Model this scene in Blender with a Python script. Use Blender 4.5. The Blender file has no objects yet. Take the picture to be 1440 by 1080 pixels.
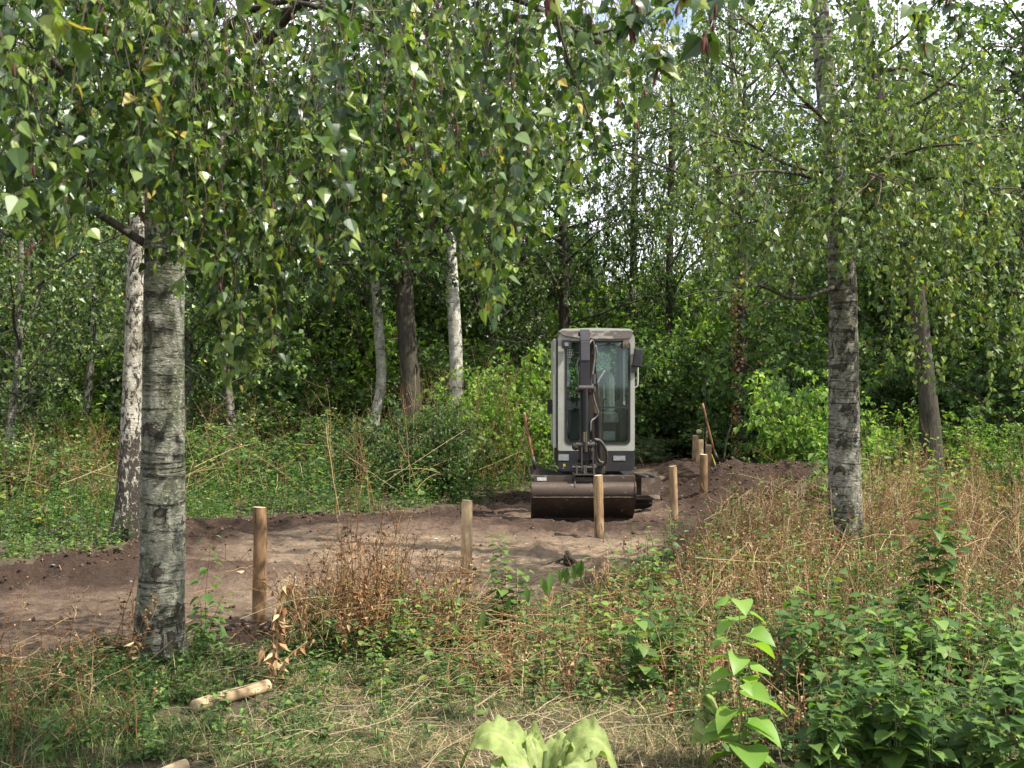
import bpy, bmesh, math
import numpy as np
from mathutils import Vector, Matrix
PI = math.pi
rng = np.random.default_rng(11)
F, H = 1500.0, 1.65              # focal length in pixels of the 1440 px photo, eye height
scene = bpy.context.scene
COL = scene.collection

def R(a, b, n=None): return rng.uniform(a, b, n)
def wp(px, py, d): return np.array([(px-720)/F*d, d, H-(py-540)/F*d])
def gp(px, py):
    d = F*H/(py-540); return ((px-720)/F*d, d)
def nrm(v):
    return v/np.maximum(np.linalg.norm(v, axis=-1, keepdims=True), 1e-9)

# ---------------------------------------------------------------- noise
def _h(ix, iy, iz):
    n = (ix.astype(np.int64)*374761393 + iy.astype(np.int64)*668265263 + iz.astype(np.int64)*2147483647) & 0xffffffff
    n = ((n ^ (n >> 13))*1274126177) & 0xffffffff
    n = ((n ^ (n >> 16))*2246822519) & 0xffffffff
    return ((n ^ (n >> 15)) & 0xffffff)/float(0xffffff)
def vn(x, y, z=None):
    x = np.asarray(x, float); y = np.asarray(y, float)
    z = np.zeros_like(x) if z is None else np.asarray(z, float)+0*x
    ix, iy, iz = np.floor(x), np.floor(y), np.floor(z)
    fx, fy, fz = x-ix, y-iy, z-iz
    fx = fx*fx*(3-2*fx); fy = fy*fy*(3-2*fy); fz = fz*fz*(3-2*fz)
    r = 0
    for a in (0, 1):
        for b in (0, 1):
            for c in (0, 1):
                w = (fx if a else 1-fx)*(fy if b else 1-fy)*(fz if c else 1-fz)
                r = r + w*_h(ix+a, iy+b, iz+c)
    return r*2-1
def fbm(x, y, z=None, o=4):
    s, a, f = 0, 1.0, 1.0
    for i in range(o):
        s = s + a*vn(np.asarray(x)*f+13.1*i, np.asarray(y)*f-7.7*i, None if z is None else np.asarray(z)*f)
        a *= .5; f *= 2.03
    return s

# ---------------------------------------------------------------- mesh builder
class MB:
    def __init__(s): s.V = []; s.Fc = []; s.A = []; s.n = 0
    def add(s, v, faces, mat=0, tint=None, smooth=True):
        v = np.asarray(v, float).reshape(-1, 3)
        s.V.append(v)
        s.A.append(np.zeros(len(v)) if tint is None else np.broadcast_to(np.asarray(tint, float), (len(v),)))
        for f in (faces if isinstance(faces, list) else [faces]):
            f = np.asarray(f, np.int64)
            if len(f): s.Fc.append((f+s.n, mat, smooth))
        s.n += len(v)
    def mesh(s, name, mats):
        me = bpy.data.meshes.new(name)
        V = np.concatenate(s.V); A = np.concatenate(s.A)
        me.vertices.add(len(V)); me.vertices.foreach_set('co', V.astype(np.float32).ravel())
        loops = np.concatenate([f.ravel() for f, _, _ in s.Fc])
        tot = np.concatenate([np.full(len(f), f.shape[1]) for f, _, _ in s.Fc])
        mi = np.concatenate([np.full(len(f), m) for f, m, _ in s.Fc])
        sm = np.concatenate([np.full(len(f), q) for f, _, q in s.Fc])
        me.loops.add(len(loops)); me.loops.foreach_set('vertex_index', loops.astype(np.int32))
        me.polygons.add(len(tot))
        st = np.concatenate([[0], np.cumsum(tot)[:-1]])
        me.polygons.foreach_set('loop_start', st.astype(np.int32))
        me.polygons.foreach_set('loop_total', tot.astype(np.int32))
        me.polygons.foreach_set('material_index', mi.astype(np.int32))
        me.polygons.foreach_set('use_smooth', sm.astype(bool))
        at = me.attributes.new('tint', 'FLOAT', 'POINT'); at.data.foreach_set('value', A.astype(np.float32))
        for m in mats: me.materials.append(m)
        me.update(calc_edges=True); me.validate()
        return me
    def build(s, name, mats, parent=None, loc=(0, 0, 0)):
        mats = mats if isinstance(mats, (list, tuple)) else [mats]
        o = bpy.data.objects.new(name, s.mesh(name, mats)); COL.objects.link(o)
        o.location = loc
        if parent: o.parent = parent
        return o

def tubes(mb, P, Rd, sides=4, mat=0, tint=None, cap=False):
    """P [n,k,3] polylines, Rd [n,k] radii"""
    P = np.asarray(P, float)
    if P.ndim == 2: P = P[None]
    Rd = np.broadcast_to(np.asarray(Rd, float), P.shape[:2])
    n, k, _ = P.shape
    T = np.gradient(P, axis=1); T = nrm(T)
    ref = np.where(np.abs(T[..., 2:3]) > .9, np.array([1., 0, 0]), np.array([0, 0, 1.]))
    ref = np.broadcast_to(ref[:, k//2:k//2+1], T.shape)
    A = nrm(np.cross(T, ref)); B = np.cross(T, A)
    th = np.arange(sides)*2*PI/sides
    V = P[:, :, None, :] + Rd[:, :, None, None]*(np.cos(th)[None, None, :, None]*A[:, :, None, :] + np.sin(th)[None, None, :, None]*B[:, :, None, :])
    base = (np.arange(n)*k*sides)[:, None, None]; i = (np.arange(k-1)*sides)[None, :, None]; j = np.arange(sides)[None, None, :]
    j2 = (j+1) % sides
    q = np.stack([base+i+j, base+i+j2, base+i+sides+j2, base+i+sides+j], -1).reshape(-1, 4)
    fs = [q]
    if cap:
        fs.append((base[:, 0]+(k-1)*sides+np.arange(sides)[None]).reshape(n, sides))
        fs.append((base[:, 0]+np.arange(sides)[None, ::-1]).reshape(n, sides))
    t = None
    if tint is not None:
        t = np.repeat(np.broadcast_to(np.asarray(tint, float), (n,)), k*sides)
    mb.add(V, fs, mat, t, True)

def smooth_path(pts, k):
    pts = np.asarray(pts, float); m = len(pts)
    if m < 3:
        t = np.linspace(0, 1, k)[:, None]; return pts[0]*(1-t)+pts[-1]*t
    ext = np.vstack([2*pts[0]-pts[1], pts, 2*pts[-1]-pts[-2]])
    out = []
    for u in np.linspace(0, m-1-1e-9, k):
        i = int(u); t = u-i; a, b, c, d = ext[i], ext[i+1], ext[i+2], ext[i+3]
        out.append(.5*((2*b)+(c-a)*t+(2*a-5*b+4*c-d)*t*t+(3*b-a-3*c+d)*t**3))
    return np.array(out)

# leaf templates: (u across, v along, w up), faces
def tmpl_outline(half, fold=.12, tipw=0.):
    """half: list of (width, v) from base to before tip; midrib added at the same v"""
    v = [(0, 0, 0)]; L = []; Rr = []; M = []
    for w, t in half:
        M.append(len(v)); v.append((0, t, 0))
        L.append(len(v)); v.append((-w, t, fold*w))
        Rr.append(len(v)); v.append((w, t, fold*w))
    tip = len(v); v.append((0, 1, 0))
    tri = [(0, M[0], L[0]), (0, Rr[0], M[0])]; quad = []
    for a in range(len(half)-1):
        quad.append((M[a], M[a+1], L[a+1], L[a])); quad.append((M[a], Rr[a], Rr[a+1], M[a+1]))
    tri += [(M[-1], tip, L[-1]), (M[-1], Rr[-1], tip)]
    return np.array(v, float), [np.array(tri), np.array(quad)] if quad else [np.array(tri)]
T_FAR = (np.array([(0, 0, 0), (-.43, .40, .12), (0, 1, 0), (.43, .40, .12)], float), [np.array([(0, 2, 1), (0, 3, 2)])])
T_BIRCH = tmpl_outline([(.24, .05), (.38, .20), (.37, .34), (.22, .62), (.08, .85)], .22)
# serrated leaf for the very near twigs
T_SERR = tmpl_outline([(.22, .05), (.40, .2), (.34, .24), (.42, .34), (.33, .38), (.35, .47), (.25, .52), (.25, .6), (.16, .65), (.15, .74), (.08, .8), (.05, .92)], .22)
T_HEART = tmpl_outline([(.30, -.08), (.44, .08), (.46, .25), (.40, .45), (.27, .68), (.11, .88)], .25)
T_OVATE = tmpl_outline([(.22, .1), (.32, .32), (.27, .55), (.13, .82)], .3)
T_LANCE = tmpl_outline([(.07, .1), (.13, .35), (.11, .6), (.05, .85)], .4)
T_DRY = tmpl_outline([(.10, .1), (.2, .4), (.08, .7)], 1.4)
T_CLUMP = (np.array([(0, 0, 0), (-.5, .3, .1), (-.15, .55, 0), (-.45, .9, .1), (0, 1, -.1), (.3, .8, .15), (.2, .45, 0), (.55, .35, .1)], float), [np.array([(0, 2, 1), (2, 4, 3), (0, 6, 2), (2, 6, 4), (6, 5, 4), (0, 7, 6)])])

def leaves(mb, P, D, N, L, tmpl, tint=0.5, mat=0, curl=.12, wid=1.0, smooth=False):
    P = np.asarray(P, float); n = len(P)
    if n == 0: return
    D = nrm(D); U = nrm(np.cross(D, N)); W = np.cross(U, D)
    L = np.broadcast_to(np.asarray(L, float), (n,)); wid = np.broadcast_to(np.asarray(wid, float), (n,)); curl = np.broadcast_to(np.asarray(curl, float), (n,))
    tv, fs = tmpl
    u = tv[None, :, 0]*wid[:, None]; v = np.broadcast_to(tv[None, :, 1], u.shape); w = tv[None, :, 2]-curl[:, None]*tv[None, :, 1]**2
    V = P[:, None]+L[:, None, None]*(u[..., None]*U[:, None]+v[..., None]*D[:, None]+w[..., None]*W[:, None])
    base = (np.arange(n)*len(tv))[:, None, None]
    t = np.repeat(np.broadcast_to(np.asarray(tint, float), (n,)), len(tv))
    mb.add(V, [(base+f[None]).reshape(-1, f.shape[1]) for f in fs], mat, t, smooth)

def rdir(n, zlo=-1, zhi=1):
    z = R(zlo, zhi, n); a = R(0, 2*PI, n); r = np.sqrt(np.maximum(0, 1-z*z))
    return np.stack([r*np.cos(a), r*np.sin(a), z], -1)
def tints(n, yellow=.015, lo=.05, hi=.85):
    t = np.clip(rng.normal((lo+hi)/2, (hi-lo)/3.4, n), lo, hi)
    y = rng.random(n) < yellow*.5; t[y] = R(.93, 1., y.sum()); return t

# ---------------------------------------------------------------- materials
def newmat(name):
    m = bpy.data.materials.new(name); m.use_nodes = True; nt = m.node_tree
    nt.nodes.clear(); out = nt.nodes.new('ShaderNodeOutputMaterial'); b = nt.nodes.new('ShaderNodeBsdfPrincipled')
    nt.links.new(b.outputs[0], out.inputs[0]); return m, nt, b, out
def ND(nt, t, **k):
    n = nt.nodes.new('ShaderNode'+t)
    for a, v in k.items():
        if a in n.inputs.keys(): n.inputs[a].default_value = v
        else: setattr(n, a, v)
    return n
def ramp(nt, stops, interp='LINEAR'):
    r = nt.nodes.new('ShaderNodeValToRGB'); cr = r.color_ramp; cr.interpolation = interp
    while len(cr.elements) < len(stops): cr.elements.new(.5)
    for e, (p, c) in zip(cr.elements, stops):
        e.position = p; e.color = (*(c if isinstance(c, (tuple, list)) else (c, c, c)), 1)
    return r
def mixc(nt, fac, a, b, mode='MIX'):
    m = nt.nodes.new('ShaderNodeMix'); m.data_type = 'RGBA'; m.blend_type = mode
    for s, v in ((0, fac), (6, a), (7, b)):
        if hasattr(v, 'links') or isinstance(v, bpy.types.NodeSocket): nt.links.new(v, m.inputs[s])
        else: m.inputs[s].default_value = v if s == 0 else (*v, 1)
    return m.outputs[2]
def coords(nt, scale=(1, 1, 1), which='Object'):
    tc = nt.nodes.new('ShaderNodeTexCoord'); mp = nt.nodes.new('ShaderNodeMapping'); mp.inputs['Scale'].default_value = scale
    nt.links.new(tc.outputs[which], mp.inputs[0]); return mp.outputs[0]
def noise(nt, vec, scale, detail=4, rough=.55, dist=0):
    n = ND(nt, 'TexNoise'); n.inputs['Scale'].default_value = scale; n.inputs['Detail'].default_value = detail
    n.inputs['Roughness'].default_value = rough; n.inputs['Distortion'].default_value = dist
    nt.links.new(vec, n.inputs['Vector']); return n.outputs['Fac']
def bump(nt, b, h, strength=.5, dist=.01):
    n = ND(nt, 'Bump'); n.inputs['Strength'].default_value = strength; n.inputs['Distance'].default_value = dist
    nt.links.new(h, n.inputs['Height']); nt.links.new(n.outputs[0], b.inputs['Normal'])

def leafmat(name, dark, mid, light, yel=(.45, .33, .05), rough=.42, trans=.35, objvar=.25, spec=.5):
    m, nt, b, out = newmat(name)
    at = ND(nt, 'Attribute', attribute_name='tint')
    r = ramp(nt, [(0, dark), (.45, mid), (.85, light), (.93, yel)]); nt.links.new(at.outputs['Fac'], r.inputs[0])
    oi = ND(nt, 'ObjectInfo'); hs = ND(nt, 'HueSaturation')
    mr = ND(nt, 'MapRange'); mr.inputs['To Min'].default_value = 1-objvar; mr.inputs['To Max'].default_value = 1+objvar
    nt.links.new(oi.outputs['Random'], mr.inputs['Value']); nt.links.new(mr.outputs[0], hs.inputs['Value'])
    nt.links.new(r.outputs[0], hs.inputs['Color'])
    geo = ND(nt, 'NewGeometry')
    under = mixc(nt, geo.outputs['Backfacing'], (1, 1, 1), (1.15, 1.1, 1.2), 'MIX')
    c = mixc(nt, 1.0, hs.outputs[0], under, 'MULTIPLY')
    nt.links.new(c, b.inputs['Base Color']); b.inputs['Roughness'].default_value = rough; b.inputs['Specular IOR Level'].default_value = spec
    tr = ND(nt, 'BsdfTranslucent'); tc = mixc(nt, 1.0, hs.outputs[0], (1.5, 1.6, .6), 'MULTIPLY'); nt.links.new(tc, tr.inputs[0])
    mx = ND(nt, 'MixShader'); mx.inputs[0].default_value = trans
    nt.links.new(b.outputs[0], mx.inputs[1]); nt.links.new(tr.outputs[0], mx.inputs[2]); nt.links.new(mx.outputs[0], out.inputs[0])
    return m
def plain(name, col, rough=.6, metal=0, var=.2, vs=8, bumps=0, spec=.5, col2=None, vec=(1, 1, 1)):
    m, nt, b, out = newmat(name); v = coords(nt, vec); n = noise(nt, v, vs, 5)
    c2 = col2 or tuple(x*(1-var) for x in col); r = ramp(nt, [(.35, c2), (.65, col)]); nt.links.new(n, r.inputs[0])
    nt.links.new(r.outputs[0], b.inputs['Base Color']); b.inputs['Roughness'].default_value = rough; b.inputs['Metallic'].default_value = metal; b.inputs['Specular IOR Level'].default_value = spec
    if bumps: bump(nt, b, noise(nt, v, vs*4, 4), bumps, .01)
    return m
def tintmat(name, stops, rough=.8, trans=0):
    m, nt, b, out = newmat(name); at = ND(nt, 'Attribute', attribute_name='tint'); r = ramp(nt, stops); nt.links.new(at.outputs['Fac'], r.inputs[0])
    nt.links.new(r.outputs[0], b.inputs['Base Color']); b.inputs['Roughness'].default_value = rough; b.inputs['Specular IOR Level'].default_value = .3
    if trans:
        tr = ND(nt, 'BsdfTranslucent'); nt.links.new(r.outputs[0], tr.inputs[0]); mx = ND(nt, 'MixShader'); mx.inputs[0].default_value = trans
        nt.links.new(b.outputs[0], mx.inputs[1]); nt.links.new(tr.outputs[0], mx.inputs[2]); nt.links.new(mx.outputs[0], out.inputs[0])
    return m

def birch_bark(name, pale=(.42, .40, .34), green=(.17, .18, .11), dark=(.025, .022, .018), band=.62, patch=.5, basedark=1.2, fleck=.5):
    m, nt, b, out = newmat(name); v = coords(nt)
    def rmp(src, a, c, lo=0., hi=1.):
        r = ramp(nt, [(a, lo), (c, hi)]); nt.links.new(src, r.inputs[0]); return r.outputs[0]
    def mul(a, c):
        q = ND(nt, 'Math', operation='MULTIPLY'); nt.links.new(a, q.inputs[0])
        if isinstance(c, float): q.inputs[1].default_value = c
        else: nt.links.new(c, q.inputs[1])
        return q.outputs[0]
    big = noise(nt, coords(nt, (1, 1, .6)), 7, 6, .68, 1.0)
    c = mixc(nt, rmp(big, .42, .58), green, pale)
    fl = noise(nt, coords(nt, (1, 1, 1.8)), 34, 5, .7, .4)
    c = mixc(nt, mul(rmp(fl, .56, .64), fleck), c, tuple(min(.75, x*1.75) for x in pale))
    fine = noise(nt, coords(nt, (1, 1, 4)), 40, 4, .7)
    c = mixc(nt, 1, c, rmp(fine, .3, .7, .6, 1.15), 'MULTIPLY')
    # horizontal lenticels: short thin dashes, and a few broad soft rings
    dash = rmp(noise(nt, coords(nt, (9, 9, 75)), 1, 2, .5, .2), .60, .68); c = mixc(nt, mul(dash, .75), c, dark)
    rings = rmp(noise(nt, coords(nt, (1.3, 1.3, 11)), 1, 5, .62, 1.2), band, band+.07); brk = rmp(noise(nt, v, 16, 4, .7), .38, .52)
    rg = mul(rings, brk); c = mixc(nt, mul(rg, .85), c, dark)
    dn = noise(nt, coords(nt, (1, 1, .5)), 15, 6, .68, 1.6); at = ND(nt, 'Attribute', attribute_name='tint')
    ma = ND(nt, 'Math', operation='MULTIPLY_ADD'); nt.links.new(at.outputs['Fac'], ma.inputs[0]); ma.inputs[1].default_value = .30*basedark; nt.links.new(dn, ma.inputs[2])
    rd = rmp(ma.outputs[0], patch+.12, patch+.17); c = mixc(nt, rd, c, mixc(nt, fine, dark, (.075, .062, .048)))
    nt.links.new(c, b.inputs['Base Color']); b.inputs['Roughness'].default_value = .8; b.inputs['Specular IOR Level'].default_value = .2
    ad = ND(nt, 'Math', operation='MAXIMUM'); nt.links.new(rd, ad.inputs[0]); nt.links.new(rg, ad.inputs[1])
    hh = ND(nt, 'Math', operation='MULTIPLY_ADD'); nt.links.new(ad.outputs[0], hh.inputs[0]); hh.inputs[1].default_value = -.8; nt.links.new(fl, hh.inputs[2])
    bump(nt, b, hh.outputs[0], 1.0, .02); return m
def dark_bark(name, a=(.03, .025, .018), c=(.088, .077, .056)):
    m, nt, b, out = newmat(name); n = noise(nt, coords(nt, (14, 14, 3.5)), 1.5, 6, .7, .8)
    r = ramp(nt, [(.35, a), (.65, c)]); nt.links.new(n, r.inputs[0]); nt.links.new(r.outputs[0], b.inputs['Base Color'])
    b.inputs['Roughness'].default_value = .85; b.inputs['Specular IOR Level'].default_value = .2; bump(nt, b, n, 1, .03); return m

M = {}
M['leaf_near'] = leafmat('birch_leaf_near', (.014, .038, .010), (.055, .108, .022), (.23, .315, .08), (.46, .36, .09), .36, .34, .0, .5)
M['leaf_birch'] = leafmat('birch_leaf', (.024, .056, .014), (.076, .138, .034), (.23, .315, .09), (.42, .33, .06), .4, .36, .25, .5)
M['leaf_dark'] = leafmat('dark_leaf', (.022, .052, .016), (.062, .118, .034), (.145, .22, .065), (.20, .16, .05), .5, .42, .3, .3)
M['leaf_bright'] = leafmat('bright_leaf', (.055, .12, .018), (.14, .25, .042), (.27, .385, .085), (.40, .33, .08), .5, .48, .2, .3)
M['leaf_grey'] = leafmat('grey_leaf', (.05, .08, .035), (.11, .16, .07), (.18, .24, .11), (.42, .28, .07), .6, .35, .15, .3)
M['leaf_blue'] = leafmat('blue_needle', (.04, .075, .065), (.09, .15, .13), (.16, .24, .21), (.16, .24, .21), .6, .2, .1)
M['leaf_weed'] = leafmat('weed_leaf', (.022, .055, .015), (.066, .13, .034), (.17, .265, .065), (.40, .30, .06), .5, .40, .2, .3)
M['leaf_lime'] = leafmat('lime_leaf', (.08, .17, .02), (.14, .26, .035), (.21, .34, .06), (.4, .38, .1), .5, .42, .05)
M['leaf_pale'] = leafmat('mullein_leaf', (.17, .23, .06), (.25, .32, .085), (.36, .41, .18), (.4, .4, .2), .7, .3, 0)
_nt = M['leaf_pale'].node_tree; _p = [n for n in _nt.nodes if n.type == 'BSDF_PRINCIPLED'][0]; _src = _p.inputs['Base Color'].links[0].from_socket
_n = noise(_nt, coords(_nt), 22, 6, .7); _r = ramp(_nt, [(.35, .62), (.6, 1.05)]); _nt.links.new(_n, _r.inputs[0]); _nt.links.new(mixc(_nt, 1, _src, _r.outputs[0], 'MULTIPLY'), _p.inputs['Base Color']); bump(_nt, _p, noise(_nt, coords(_nt), 70, 5, .7), .8, .004)
M['twig'] = plain('twig_bark', (.10, .065, .045), .7, var=.4)
M['limb'] = dark_bark('limb_bark', (.03, .026, .02), (.12, .105, .08))
M['catkin'] = plain('catkin_brown', (.13, .035, .02), .8, var=.5, vs=60)
M['bark_a'] = birch_bark('birch_bark_grey_green', (.30, .29, .235), (.11, .12, .07), band=.52, patch=.49, basedark=.8, fleck=.75)
M['bark_b'] = birch_bark('birch_bark_white', (.60, .56, .47), (.30, .27, .2), band=.60, patch=.42, basedark=1.0, fleck=.2)
M['bark_c'] = birch_bark('birch_bark_grey', (.34, .32, .26), (.10, .10, .065), band=.53, patch=.46, basedark=.8)
M['bark_far'] = birch_bark('birch_bark_far', (.30, .28, .23), (.12, .12, .08), band=.54, patch=.45, basedark=.7)
M['bark_w'] = birch_bark('birch_bark_bright', (.72, .69, .60), (.42, .39, .31), band=.60, patch=.47, basedark=.9, fleck=.2)
M['bark_d'] = birch_bark('birch_bark_dark_grey', (.17, .16, .125), (.07, .072, .045), band=.53, patch=.42, basedark=.9)  # darkest tone of the birch barks
M['bark_dark'] = dark_bark('brown_bark')
M['straw'] = tintmat('straw', [(0, (.16, .11, .055)), (.5, (.36, .27, .14)), (1, (.58, .48, .30))], .75, .2)
M['grass'] = tintmat('green_grass', [(0, (.03, .07, .015)), (.5, (.08, .14, .03)), (1, (.22, .26, .08))], .6, .3)
M['dry'] = tintmat('dry_weed', [(0, (.065, .034, .018)), (.5, (.24, .122, .05)), (.85, (.42, .28, .145)), (1, (.55, .42, .24))], .8, .15)
M['pole'] = None
# ---------------------------------------------------------------- tagging
def tag(o, label=None, cat=None, group=None, kind=None):
    if label: o['label'] = label
    if cat: o['category'] = cat
    if group: o['group'] = group
    if kind: o['kind'] = kind
    return o
def empty(name, loc, label, cat, group=None, rz=0):
    o = bpy.data.objects.new(name, None); COL.objects.link(o); o.location = loc; o.rotation_euler = (0, 0, rz); o.empty_display_size = .2
    return tag(o, label, cat, group)

# ---------------------------------------------------------------- ground
PATH = [(-400, 835), (-150, 828), (0, 806), (100, 792), (190, 764), (300, 741), (380, 736), (500, 728), (600, 722), (700, 706), (748, 694), (800, 676),
        (850, 664), (890, 652), (960, 646), (1010, 652), (1060, 664), (1120, 682), (1165, 702), (1130, 728), (1050, 745), (985, 772), (930, 815),
        (880, 850), (820, 876), (700, 866), (600, 846), (520, 856), (440, 884), (380, 925), (300, 940), (190, 936), (0, 950), (-300, 975)]
PW = np.array([gp(*p) for p in PATH])
def poly_sd(x, y, poly):
    x = np.asarray(x, float); y = np.asarray(y, float)
    d = np.full(x.shape, 1e9); ins = np.zeros(x.shape, bool)
    n = len(poly)
    for i in range(n):
        ax, ay = poly[i]; bx, by = poly[(i+1) % n]
        ex, ey = bx-ax, by-ay; t = np.clip(((x-ax)*ex+(y-ay)*ey)/(ex*ex+ey*ey), 0, 1)
        d = np.minimum(d, np.hypot(x-ax-t*ex, y-ay-t*ey))
        c = ((ay > y) != (by > y)) & (x < (bx-ax)*(y-ay)/((by-ay) if by != ay else 1e-9)+ax); ins ^= c
    return np.where(ins, d, -d)
def sstep(a, b, x): t = np.clip((x-a)/(b-a), 0, 1); return t*t*(3-2*t)
def path_sd(x, y): return poly_sd(x, y, PW) + .16*fbm(np.asarray(x)*1.3, np.asarray(y)*1.3, o=3)
MOUNDS = [(3.15, 14.3, 1.0, 1.5, .54), (4.1, 13.8, .9, .9, .34), (2.75, 17.3, .6, 1.3, .26), (1.9, 22, 2.2, .8, .28), (3.6, 19, 1.2, 2, .3),
          (-2.75, 7.75, .0, .0, 0), (-1.55, 6.95, .35, .25, .06), (-3.0, 9.6, 1.6, .28, .13), (-.45, 8.35, .5, .3, .05), (-1.2, 12.4, 1.6, .35, .10), (.3, 10.9, .22, .22, .06), (-1.25, 6.95, .5, .25, .09), (-1.9, 7.0, .4, .3, .06), (.5, 7.6, .7, .22, .08), (1.4, 9.2, .35, .8, .07)]
def ground_z(x, y, fine=True):
    x = np.asarray(x, float); y = np.asarray(y, float)
    sd = path_sd(x, y)
    z = .05*fbm(x*.5, y*.5, o=3)
    m = sstep(-.05, .25, sd)
    z = z*(1-.8*m) - .085*m*(1-.85*sstep(9.5, 12, y))
    rim = np.exp(-((sd+.0)/.16)**2); z = z + rim*.05*(1+fbm(x*3, y*3, o=2))
    for cx, cy, sx, sy, h in MOUNDS:
        if h: z = z + h*np.exp(-((x-cx)/sx)**2-((y-cy)/sy)**2)*(1+.15*fbm(x*1.8, y*1.8, o=2))
    # ruts of the tracks
    if fine:
        edge = np.exp(-((sd-.15)/.35)**2)
        md = np.clip(sum(h*np.exp(-((x-cx)/(sx*1.2))**2-((y-cy)/(sy*1.2))**2) for cx, cy, sx, sy, h in MOUNDS if h)*4, 0, 1)
        rough = .017 + .034*edge*m + .016*md + .008*(1-m)
        rough = rough+.02*np.exp(-((x-1)/1.5)**2-((y-12.3)/.7)**2)
        z = z + rough*fbm(x*7, y*7, o=4)
        z = z + rough*.5*np.abs(fbm(x*22, y*22, o=2))
    return z
def gz(x, y): return float(ground_z(np.array([x]), np.array([y]), False)[0])

def axis(fa, fb, st, lo, hi):
    mid = list(np.arange(fa, fb, st)); a = []; v = mid[0]; s = st
    while v > lo: s *= 1.22; v -= s; a.append(v)
    b = []; v = mid[-1]; s = st
    while v < hi: s *= 1.22; v += s; b.append(v)
    return np.array(a[::-1]+mid+b)
gx = axis(-7, 7.5, .04, -400, 400); gy = axis(3.6, 17, .04, -400, 500)
GX, GY = np.meshgrid(gx, gy); fx, fy = GX.ravel(), GY.ravel()
sd_all = path_sd(fx, fy)
GZ = ground_z(fx, fy)
nx, ny = len(gx), len(gy)
ii = np.arange(nx-1)[None, :]+np.arange(ny-1)[:, None]*nx
quads = np.stack([ii, ii+1, ii+1+nx, ii+nx], -1).reshape(-1, 4)
sdq = sd_all[quads].mean(1)
cx_, cy_ = fx[quads].mean(1), fy[quads].mean(1)
mound_q = (sum(h*np.exp(-((cx_-a)/b)**2-((cy_-c)/d)**2) for a, c, b, d, h in MOUNDS[:2]) > .12) & (sdq > 0)
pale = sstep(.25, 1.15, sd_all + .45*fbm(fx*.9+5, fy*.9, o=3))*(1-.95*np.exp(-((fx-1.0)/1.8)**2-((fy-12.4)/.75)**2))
pale = pale*(1-np.clip(sum(h*np.exp(-((fx-a)/b)**2-((fy-c)/d)**2) for a, c, b, d, h in MOUNDS if h)*5, 0, 1))
pale = pale*(.55+.45*sstep(-4.2, -1.2, fx+.5*fbm(fx, fy, o=2)))  # soil colour darkened towards the left, standing in for shade on the path
pale = np.where(fy > 16.5, pale+.7*(fx < 2.4)*(fy < 21.3), pale)
def soilmat(name):
    m, nt, b, out = newmat(name); v = coords(nt)
    at = ND(nt, 'Attribute', attribute_name='tint')
    n1 = noise(nt, v, 3.5, 6, .6); n2 = noise(nt, v, 45, 5, .7); n3 = noise(nt, v, 14, 4, .6, .5)
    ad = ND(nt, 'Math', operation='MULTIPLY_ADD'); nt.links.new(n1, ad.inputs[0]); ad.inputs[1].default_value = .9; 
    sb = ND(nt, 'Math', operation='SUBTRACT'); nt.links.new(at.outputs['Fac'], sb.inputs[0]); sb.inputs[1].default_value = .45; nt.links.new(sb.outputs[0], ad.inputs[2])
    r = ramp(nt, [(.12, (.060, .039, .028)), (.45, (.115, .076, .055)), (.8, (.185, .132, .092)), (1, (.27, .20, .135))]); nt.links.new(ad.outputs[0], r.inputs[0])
    r2 = ramp(nt, [(.3, .62), (.7, 1.2)]); nt.links.new(n2, r2.inputs[0]); c = mixc(nt, 1, r.outputs[0], r2.outputs[0], 'MULTIPLY')
    r3 = ramp(nt, [(.3, .7), (.65, 1.1)]); nt.links.new(n3, r3.inputs[0]); c = mixc(nt, 1, c, r3.outputs[0], 'MULTIPLY')
    nt.links.new(c, b.inputs['Base Color']); b.inputs['Roughness'].default_value = .95; b.inputs['Specular IOR Level'].default_value = .15
    bump(nt, b, n2, 1., .03); return m
M['soil'] = soilmat('bare_soil')
def littermat():
    m, nt, b, out = newmat('leaf_litter_ground'); v = coords(nt)
    n1 = noise(nt, v, 2, 6, .6); n2 = noise(nt, v, 60, 5, .75)
    r = ramp(nt, [(.3, (.035, .035, .014)), (.5, (.075, .058, .028)), (.7, (.11, .08, .045))]); nt.links.new(n1, r.inputs[0])
    r2 = ramp(nt, [(.3, .5), (.7, 1.3)]); nt.links.new(n2, r2.inputs[0]); c = mixc(nt, 1, r.outputs[0], r2.outputs[0], 'MULTIPLY')
    nt.links.new(c, b.inputs['Base Color']); b.inputs['Roughness'].default_value = .95; bump(nt, b, n2, .9, .02); return m
M['litter'] = littermat()
def sub(name, mask, mat, tint):
    q = quads[mask]; used = np.unique(q); re = np.full(nx*ny, -1); re[used] = np.arange(len(used))
    mb = MB(); mb.add(np.stack([fx, fy, GZ], -1)[used], re[q], 0, tint[used]); o = mb.build(name, mat); return tag(o, kind='structure')
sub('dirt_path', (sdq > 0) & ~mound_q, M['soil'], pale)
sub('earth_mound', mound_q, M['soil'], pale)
sub('ground', ~(sdq > 0), M['litter'], pale)
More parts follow.
